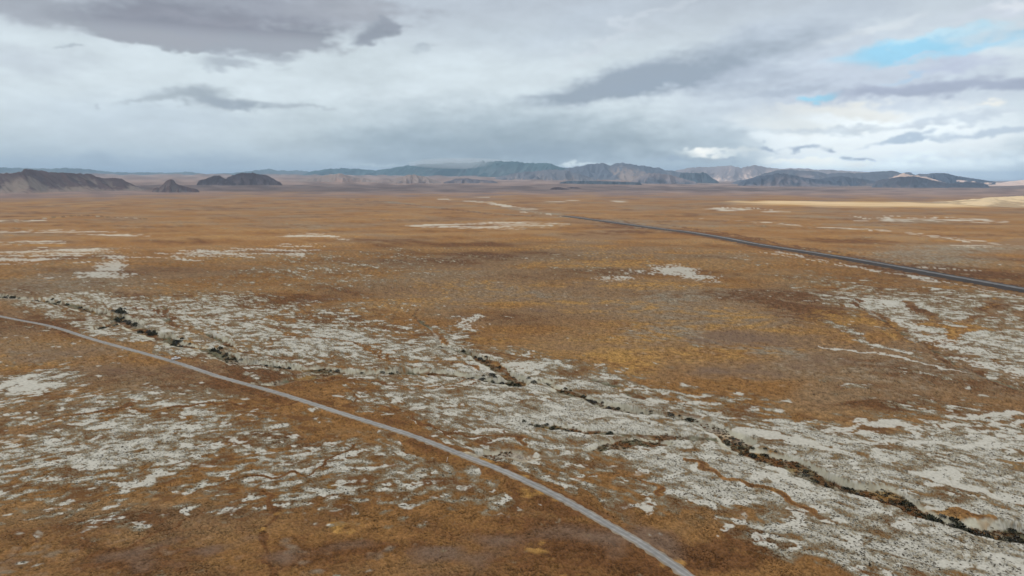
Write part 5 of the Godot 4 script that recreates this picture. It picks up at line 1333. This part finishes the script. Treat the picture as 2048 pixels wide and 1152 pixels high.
	hill("foothill", "blue shoulder behind the far right dark foothill", [Vector3(7120.6, -12053.9, 66.2), Vector3(7238.6, -11983.5, 212.0), Vector3(7331.2, -11927.0, 237.1), Vector3(7455.7, -11849.6, 227.9), Vector3(7580.2, -11770.4, 185.2), Vector3(7760.3, -11652.3, 151.3), Vector3(7992.8, -11494.1, 101.6), Vector3(8079.3, -11433.5, 60.8)], 900, 0.7, Color(0.07, 0.085, 0.12), Color(0.10, 0.108, 0.135), 34)
	hill("mountain_ridge", "hills with pale painted sunlight low on the horizon at the far right", [Vector3(6929.5, -11585.8, 51.7), Vector3(7274.7, -11609.0, 101.4), Vector3(7619.7, -11625.4, 118.0), Vector3(7923.4, -11663.2, 113.8), Vector3(8163.8, -11740.6, 105.4), Vector3(8394.5, -11823.0, 84.1), Vector3(8597.4, -11923.7, 66.8), Vector3(8798.1, -12025.1, 92.1), Vector3(9056.0, -12083.0, 117.9), Vector3(9503.8, -11990.3, 143.6), Vector3(10045.1, -11804.5, 101.1)], 1500, 0.6, Color(0.62, 0.47, 0.40), Color(0.5, 0.36, 0.28), 6)  # sunlight painted into both colours of these hills
	hill("sun_painted_hill", "hill with sunlight painted pink between dark slopes at the right", [Vector3(5459.1, -10461.3, 88.3), Vector3(5632.3, -10369.1, 133.0), Vector3(5743.1, -10308.1, 191.8), Vector3(5814.6, -10268.0, 220.8), Vector3(5883.6, -10228.6, 191.2), Vector3(5983.2, -10170.6, 183.6), Vector3(6051.4, -10130.2, 140.0), Vector3(6118.8, -10089.6, 96.6)], 700, 0.5, Color(0.62, 0.47, 0.40), Color(0.5, 0.36, 0.3), 7)  # its pink is sunlight painted into the base colour
	hill("dark_hill", "low dark hill before the hill with painted sunlight", [Vector3(5062.5, -9765.8, 69.4), Vector3(5126.8, -9732.2, 104.4), Vector3(5196.4, -9695.2, 128.7), Vector3(5329.2, -9622.8, 156.1), Vector3(5459.7, -9549.5, 172.9), Vector3(5547.4, -9498.8, 172.6), Vector3(5651.2, -9437.4, 138.6), Vector3(5817.7, -9335.7, 91.7), Vector3(5892.0, -9288.9, 65.2)], 700, 0.5, Color(0.10, 0.10, 0.125), Color(0.10, 0.108, 0.135), 8)
	hill("dark_hill", "long low dark foothill at the foot of the far right hills", [Vector3(5903.2, -9635.5, 56.3), Vector3(6051.8, -9542.9, 77.4), Vector3(6196.2, -9449.7, 94.7), Vector3(6338.0, -9355.2, 88.3), Vector3(6432.6, -9290.4, 51.9)], 600, 0.4, Color(0.10, 0.10, 0.125), Color(0.10, 0.108, 0.135), 9)
	hill("foothill", "smooth grey-purple cone before the grey-blue range", [Vector3(2061.3, -12328.9, 82.6), Vector3(2232.3, -12299.1, 153.0), Vector3(2426.8, -12262.2, 240.4), Vector3(2571.2, -12232.7, 240.1), Vector3(2782.4, -12186.4, 213.6), Vector3(3034.6, -12126.1, 135.2), Vector3(3283.0, -12061.2, 66.2)], 900, 0.5, Color(0.2, 0.17, 0.18), Color(0.10, 0.108, 0.135), 10)
	hill("dark_hill", "dark blue knob left of the front range", [Vector3(3371.6, -14102.6, 258.4), Vector3(3563.0, -14055.4, 268.0), Vector3(3799.9, -13993.2, 267.3), Vector3(3846.1, -13980.6, 287.1), Vector3(3941.7, -13953.9, 237.1), Vector3(4038.2, -13926.3, 157.4), Vector3(4180.4, -13884.3, 77.9)], 600, 0.5, Color(0.07, 0.09, 0.11), Color(0.10, 0.108, 0.135), 11)
	hill("foothill", "low spur with pale ledges under the dark teal range", [Vector3(-647.8, -13985.0, 77.6), Vector3(-242.8, -13997.9, 197.5), Vector3(161.7, -13999.1, 277.3), Vector3(565.4, -13988.6, 317.0), Vector3(867.2, -13973.1, 336.7), Vector3(1118.2, -13955.3, 306.6), Vector3(1369.1, -13932.9, 227.0), Vector3(1668.5, -13900.2, 157.3), Vector3(1868.1, -13874.8, 68.0)], 1500, 0.7, Color(0.13, 0.13, 0.15), Color(0.26, 0.20, 0.18), 12)
	hill("mesa_hill", "dark flat-topped mesa with pale lower slopes at the left edge", [Vector3(-4897.8, -5277.5, 149.2), Vector3(-4611.4, -5578.2, 158.8), Vector3(-4326.1, -5849.0, 177.4), Vector3(-4263.8, -5940.8, 191.0), Vector3(-4241.2, -6002.9, 211.0), Vector3(-4212.4, -6068.8, 220.6), Vector3(-4186.5, -6132.2, 212.9), Vector3(-4126.6, -6217.7, 187.7), Vector3(-4035.7, -6321.6, 188.8), Vector3(-3974.1, -6404.7, 180.6), Vector3(-3909.4, -6488.2, 174.4), Vector3(-3902.3, -6536.2, 156.2), Vector3(-3894.4, -6584.6, 142.4), Vector3(-3809.7, -6677.1, 135.5), Vector3(-3811.8, -6719.1, 109.2), Vector3(-3777.1, -6781.6, 70.3), Vector3(-3721.9, -6854.7, 30.5)], 700, 0.3, Color(0.095, 0.060, 0.058), Color(0.215, 0.165, 0.135), 13)
	hill("rocky_butte", "small dark rocky butte right of the mesa", [Vector3(-3160.1, -6021.1, 41.4), Vector3(-3090.0, -6057.4, 58.3), Vector3(-3059.8, -6072.7, 92.9), Vector3(-3040.8, -6082.2, 114.6), Vector3(-3015.3, -6094.9, 127.7), Vector3(-2990.7, -6107.0, 123.3), Vector3(-2978.3, -6113.1, 92.7), Vector3(-2940.2, -6131.5, 70.7), Vector3(-2875.7, -6162.0, 52.8), Vector3(-2803.1, -6195.4, 30.2)], 260, 0.5, Color(0.095, 0.060, 0.058), Color(0.16, 0.125, 0.115), 14)
	hill("rocky_dome", "dark mauve rocky dome with a smaller knob beside it", [Vector3(-3988.6, -8622.1, 81.5), Vector3(-3908.7, -8658.6, 118.5), Vector3(-3844.7, -8687.2, 140.2), Vector3(-3774.3, -8718.1, 171.4), Vector3(-3693.9, -8752.5, 177.8), Vector3(-3642.2, -8774.1, 137.3), Vector3(-3586.2, -8797.1, 168.7), Vector3(-3529.9, -8819.9, 197.1), Vector3(-3446.2, -8852.9, 213.2), Vector3(-3334.3, -8895.6, 213.6), Vector3(-3250.4, -8926.6, 194.9), Vector3(-3165.2, -8957.2, 182.4), Vector3(-3109.3, -8976.8, 144.1), Vector3(-3041.6, -8999.9, 99.1), Vector3(-2966.8, -9024.8, 66.8)], 500, 0.4, Color(0.095, 0.060, 0.058), Color(0.2, 0.145, 0.14), 15)
	hill("foothill", "rosy brown mound before the dark teal range", [Vector3(-3590.0, -10925.3, 86.9), Vector3(-3298.8, -11016.7, 133.8), Vector3(-3075.6, -11081.1, 181.4), Vector3(-2887.2, -11131.7, 213.4), Vector3(-2750.6, -11166.2, 221.6), Vector3(-2622.2, -11197.1, 182.0), Vector3(-2353.0, -11256.7, 134.1), Vector3(-2079.5, -11310.4, 77.6)], 900, 0.5, Color(0.26, 0.20, 0.18), Color(0.33, 0.22, 0.18), 16)
	hill("foothill", "grey-brown mound with two rounded tops left of centre", [Vector3(-2078.8, -10292.2, 74.1), Vector3(-1861.5, -10333.7, 118.2), Vector3(-1678.4, -10365.0, 166.3), Vector3(-1568.0, -10382.3, 192.3), Vector3(-1472.3, -10396.3, 199.8), Vector3(-1347.0, -10413.2, 188.8), Vector3(-1251.4, -10425.2, 148.0), Vector3(-1147.8, -10437.1, 110.7), Vector3(-1013.9, -10450.9, 65.9)], 800, 0.6, Color(0.26, 0.20, 0.18), Color(0.17, 0.13, 0.13), 17)
	hill("dark_hill", "low dark lava mound in the middle of the plain's far edge", [Vector3(-1088.7, -10443.4, 73.4), Vector3(-938.3, -10458.0, 110.7), Vector3(-847.7, -10465.7, 140.6), Vector3(-674.4, -10478.3, 144.4), Vector3(-485.6, -10488.8, 125.7), Vector3(-296.2, -10495.8, 110.7), Vector3(-182.4, -10498.4, 73.1)], 500, 0.5, Color(0.12, 0.11, 0.13), Color(0.26, 0.20, 0.18), 18)
	hill("dark_hill", "first small dark lava hump out on the plain", [Vector3(391.0, -7289.5, 24.8), Vector3(443.5, -7286.5, 43.1), Vector3(506.6, -7282.4, 45.8), Vector3(569.7, -7277.7, 30.2), Vector3(622.3, -7273.4, 14.6)], 160, 0.4, Color(0.095, 0.060, 0.058), Color(0.095, 0.060, 0.058), 19)
	hill("dark_hill", "second small dark lava hump, right behind the first", [Vector3(605.1, -7876.8, 28.4), Vector3(673.0, -7871.3, 39.8), Vector3(746.6, -7864.6, 37.0), Vector3(808.9, -7858.5, 20.2)], 130, 0.4, Color(0.095, 0.060, 0.058), Color(0.095, 0.060, 0.058), 20)
	hill("dark_hill", "long thin dark lava ridge across the far plain", [Vector3(652.4, -10479.7, 73.2), Vector3(840.6, -10466.3, 107.0), Vector3(1177.7, -10433.7, 107.0), Vector3(1548.1, -10385.2, 99.6), Vector3(1985.3, -10310.6, 81.4)], 260, 0.4, Color(0.06, 0.08, 0.10), Color(0.10, 0.108, 0.135), 21)
	hill("grassy_hill", "grassy rise with golden sunlight painted in at the right edge of the plain", [Vector3(2200.6, -3340.3, 11.5), Vector3(2279.0, -3368.0, 20.3), Vector3(2349.6, -3400.5, 26.7), Vector3(2412.4, -3438.1, 31.8), Vector3(2483.8, -3469.2, 38.5), Vector3(2555.6, -3499.5, 44.1), Vector3(2627.8, -3529.1, 48.6), Vector3(2779.7, -3496.3, 59.3), Vector3(2970.3, -3424.7, 67.9), Vector3(3165.2, -3337.9, 42.8)], 520, 0.5, Color(0.55, 0.42, 0.26), Color(0.34, 0.25, 0.15), 22)  # the gold is grass colour with sunlight painted in

	var edge := Color(0.27, 0.215, 0.155)
	var grey := Color(0.26, 0.245, 0.23)
	var pale := Color(0.345, 0.325, 0.30)
	ribbon("gravel_road", "pale grey gravel road crossing the foreground from left to bottom", [Vector3(-593.7, -680.1, 2.4), Vector3(-457.0, -597.9, 2.4), Vector3(-381.6, -553.7, 2.4), Vector3(-315.0, -503.8, 2.4), Vector3(-228.7, -444.6, 2.4), Vector3(-178.3, -405.9, 2.4), Vector3(-131.9, -374.1, 2.4), Vector3(-84.5, -338.1, 2.4), Vector3(-49.5, -311.4, 2.4), Vector3(-23.3, -287.9, 2.4), Vector3(-0.4, -266.5, 2.4), Vector3(19.1, -244.5, 2.4), Vector3(35.5, -222.6, 2.4), Vector3(44.8, -209.4, 2.4), Vector3(52.7, -195.7, 2.4), Vector3(56.4, -188.3, 2.4), Vector3(65.0, -169.6, 2.4)], 1.0, [[-2.8, -0.15, edge], [-1.9, 0.10, edge], [-1.35, 0.16, grey], [-0.9, 0.15, pale], [-0.4, 0.18, grey], [0.4, 0.18, grey], [0.9, 0.15, pale], [1.35, 0.16, grey], [1.9, 0.10, edge], [2.8, -0.15, edge]], 1.3)
	var ballast := Color(0.062, 0.053, 0.048)
	var dirt := Color(0.095, 0.062, 0.045)
	var bed := Color(0.17, 0.163, 0.16)
	ribbon("embankment_road", "dark gravel embankment with a grey roadway crossing the plain at right", [Vector3(584.5, -614.2, 1.0), Vector3(564.9, -743.5, 1.0), Vector3(547.9, -845.6, 1.0), Vector3(519.0, -1042.3, 1.0), Vector3(462.7, -1270.5, 1.0), Vector3(422.0, -1532.6, 1.0), Vector3(352.1, -1744.3, 1.0), Vector3(251.3, -2074.0, 1.0), Vector3(178.3, -2305.8, 1.0)], 6.0, [[-22.0, -0.3, dirt], [-15.0, 0.5, ballast], [-5.5, 1.5, ballast], [-4.6, 1.6, bed], [0.0, 1.7, bed], [4.6, 1.6, bed], [5.5, 1.5, ballast], [15.0, 0.5, ballast], [22.0, -0.3, dirt]], 9.0)

	for k in 6: shrub_kinds.append(bush_mesh(300 + k, 130, 0.2, Color(0.065, 0.07, 0.04), Color(0.19, 0.175, 0.115)))
	for k in 3: shrub_kinds.append(bush_mesh(320 + k, 110, 0.2, Color(0.13, 0.12, 0.10), Color(0.25, 0.23, 0.19)))
	shrub_line([Vector3(-372.6, -631.3, 1.0), Vector3(-342.9, -593.4, 1.0), Vector3(-318.7, -563.6, 1.0)], 5.5, 30, 2.4, "dark grey-green shrub in the largest thicket of the broad wash at left", "shrubs in the largest thicket of the wash")
	shrub_line([Vector3(-343.4, -555.7, 1.0), Vector3(-330.3, -559.6, 1.0)], 3.5, 12, 2.0, "dark shrub at the near lip of the broad wash by the road", "shrubs at the near lip of the broad wash")
	shrub_line([Vector3(-293.9, -533.0, 1.0), Vector3(-280.6, -525.8, 1.0)], 4.5, 14, 2.1, "dark shrub in the small thicket just above the truck and road", "shrubs in the small thicket above the truck")
	shrub_line([Vector3(-255.7, -505.4, 1.0), Vector3(-239.9, -486.5, 1.0)], 5.0, 16, 2.1, "dark shrub in the round thicket beyond the parked truck", "shrubs in the round thicket beyond the truck")
	shrub_line([Vector3(-213.9, -474.6, 1.0), Vector3(-201.7, -463.3, 1.0)], 4.0, 12, 1.9, "dark shrub where the pale wall of the wash begins", "shrubs where the wash wall begins")
	shrub_line([Vector3(-584.7, -726.6, 2.2), Vector3(-535.7, -704.1, 2.2), Vector3(-506.4, -685.9, 2.6), Vector3(-471.3, -680.1, 3.0), Vector3(-435.9, -660.3, 3.0), Vector3(-391.9, -631.3, 3.4)], 4.0, 34, 2.2, "dark shrub along the shallow wash at the far left", "shrubs along the shallow far left wash")
	shrub_line([Vector3(-206.6, -467.5, 3.8), Vector3(-182.5, -444.6, 3.4), Vector3(-153.5, -438.3, 2.7), Vector3(-121.1, -428.6, 2.5), Vector3(-104.1, -425.0, 2.4), Vector3(-84.8, -425.0, 2.2), Vector3(-62.3, -425.0, 2.2)], 3.6, 34, 1.7, "small shrub under the pale wall of the middle wash", "shrubs under the middle wash wall")
	shrub_line([Vector3(-30.4, -410.3, 2.4), Vector3(-10.9, -399.6, 2.5), Vector3(4.8, -394.4, 3.0), Vector3(19.9, -397.5, 3.0)], 5.0, 34, 1.7, "grey-green shrub where the side wash joins the main wash", "shrubs at the wash junction")
	shrub_line([Vector3(-42.9, -479.0, 1.0), Vector3(-34.7, -470.3, 1.0), Vector3(-23.8, -457.8, 1.0), Vector3(-14.4, -444.6, 1.0), Vector3(-7.4, -425.0, 1.0)], 3.0, 14, 1.7, "dark shrub in the short side wash above the junction", "shrubs in the short side wash")
	shrub_line([Vector3(28.1, -381.6, 2.2), Vector3(37.8, -371.3, 2.1), Vector3(52.8, -353.2, 1.9), Vector3(69.9, -344.3, 1.9), Vector3(84.0, -337.4, 1.9), Vector3(98.1, -327.1, 2.4)], 3.2, 30, 1.5, "dark shrub on the narrow wash below the junction", "shrubs in the narrow wash")
	shrub_line([Vector3(103.4, -312.7, 3.8), Vector3(104.4, -298.9, 5.2), Vector3(105.7, -291.3, 3.4), Vector3(112.9, -284.0, 3.0)], 5.5, 26, 1.5, "olive shrub in the deep hollow at the bend of the wash", "shrubs in the hollow at the bend")
	shrub_line([Vector3(121.0, -278.1, 3.0), Vector3(126.0, -267.5, 3.0), Vector3(132.8, -256.7, 3.4), Vector3(143.3, -250.9, 3.1), Vector3(148.7, -242.9, 3.0), Vector3(151.3, -230.8, 3.0)], 4.2, 30, 1.5, "dark shrub under the cream bank right of the bend", "shrubs under the cream bank")
	shrub_line([Vector3(151.3, -230.8, 3.0), Vector3(160.0, -225.4, 3.1), Vector3(177.1, -220.8, 3.8)], 4.5, 28, 1.9, "tall grey shrub in the thicket at the right edge wash", "shrubs in the right edge thicket")
	shrub_line([Vector3(5.2, -326.4, 1.0), Vector3(21.2, -321.5, 1.0), Vector3(33.2, -318.7, 1.0), Vector3(48.9, -314.1, 1.0)], 2.0, 18, 1.5, "dark shrub in the shallow gully on the white flat", "shrubs in the shallow white gully")
	truck(Vector2(-227.3, -448.5), 0.86)
	marker_post(Vector2(-28.5, -281.8))

	# low plants too many to count
	var fp: PackedFloat32Array = fields[P]
	var fc: PackedFloat32Array = fields[CUT]
	var fwl: PackedFloat32Array = fields[WALL]
	var ff: PackedFloat32Array = fields[FLAT]
	var fy: PackedFloat32Array = fields[Y]
	var fr: PackedFloat32Array = fields[R]
	var fl: PackedFloat32Array = fields[L]
	var patch := noise(61, 17.0)
	var patch2 := noise(62, 60.0)
	var tufts := []
	var dots := []
	var thicket := []
	for k in 420000:
		var r := 1.0 / lerpf(1.0 / 185.0, 1.0 / 620.0, rng.randf())
		var t := rng.randf_range(-0.69, 0.69)
		var x := r * sin(t)
		var z := -r * cos(t)
		var o := at(x, z)
		if ff[o] > 0.93: continue
		var n1 := patch.get_noise_2d(x, z)
		var n2 := patch2.get_noise_2d(x, z)
		if fwl[o] > 0.85 and fc[o] > 1.2:
			if rng.randf() < 0.16:
				thicket.append(spot(x, z, rng.randf_range(0.25, 0.7), 0.8, Color(0.26, 0.22, 0.13).lerp(Color(0.46, 0.22, 0.085), rng.randf() * (0.9 + n1))))
			continue
		if fwl[o] > 0.05: continue
		if cover[o] > 0.5:
			if rng.randf() < 0.13 * (1.0 - 0.9 * smoothstep(0.3, 0.7, fp[o])): dots.append(spot(x, z, rng.randf_range(0.12, 0.36), 0.7, Color(0.19, 0.165, 0.115).lerp(Color(0.30, 0.20, 0.11), rng.randf())))
		elif cover[o] < 0.25 and rng.randf() < 0.6 * smoothstep(-0.25, 0.5, n1 + 0.5 * n2) * (1.0 - 0.8 * clampf(fl[o], 0.0, 1.0)):
			var c := ORANGE.lerp(RUST, clampf(rng.randf() * 0.7 + fr[o] * 0.4 + 0.5 * n2, 0.0, 1.0)).lerp(GOLD, clampf(fy[o] * 0.8 + 0.7 * n1 - 0.1, 0.0, 0.8)).lerp(SAGE, rng.randf() * 0.4)
			tufts.append(spot(x, z, rng.randf_range(0.18, 0.42), 0.6, c * 1.4))
	print("tufts ", tufts.size(), " dots ", dots.size(), " thicket ", thicket.size(), " shrubs ", shrubs_built)
	scatter("dry_grass", "dry rust and golden grass and low brush over the flats", grass_mesh(401, 9), tufts, matte)
	var white_tint := Color(1, 1, 1)
	scatter("brush_dots", "small dark sagebrush dotted over the white crust", bush_mesh(402, 26, 0.4, white_tint, Color(0.7, 0.7, 0.7)), dots, matte)
	scatter("wash_thicket", "low rusty and olive thicket on the floor of the washes", bush_mesh(403, 30, 0.4, white_tint, Color(0.65, 0.65, 0.65)), thicket, matte)

	added_cloud("small unseen flat-based cloud added high at left to shade the foreground", Vector3(-3900.0, 2500.0, 60.0), Vector3(1150.0, 300.0, 800.0), 501)  # unseen clouds, placed so their shadows darken parts of the ground
	added_cloud("broad unseen flat-based cloud added high over the mesa to shade the far plain", Vector3(-5200.0, 2900.0, -7300.0), Vector3(4600.0, 450.0, 1300.0), 502)
	added_cloud("broad unseen flat-based cloud added before the right ranges to shade the distance", Vector3(4200.0, 3400.0, -8600.0), Vector3(3600.0, 450.0, 1300.0), 503)

	var mist := FogVolume.new()
	mist.name = "rain_cloud"
	mist.shape = RenderingServer.FOG_VOLUME_SHAPE_ELLIPSOID
	mist.size = Vector3(3000.0, 300.0, 2600.0)
	mist.position = Vector3(-1352, 562, -18952)
	var fm := FogMaterial.new()
	fm.albedo = Color(0.95, 0.98, 1.0)
	fm.density = 0.0007
	mist.material = fm
	add_child(mist)
	tag(mist, "grey rain cloud resting on the summit of the dark range", "cloud")
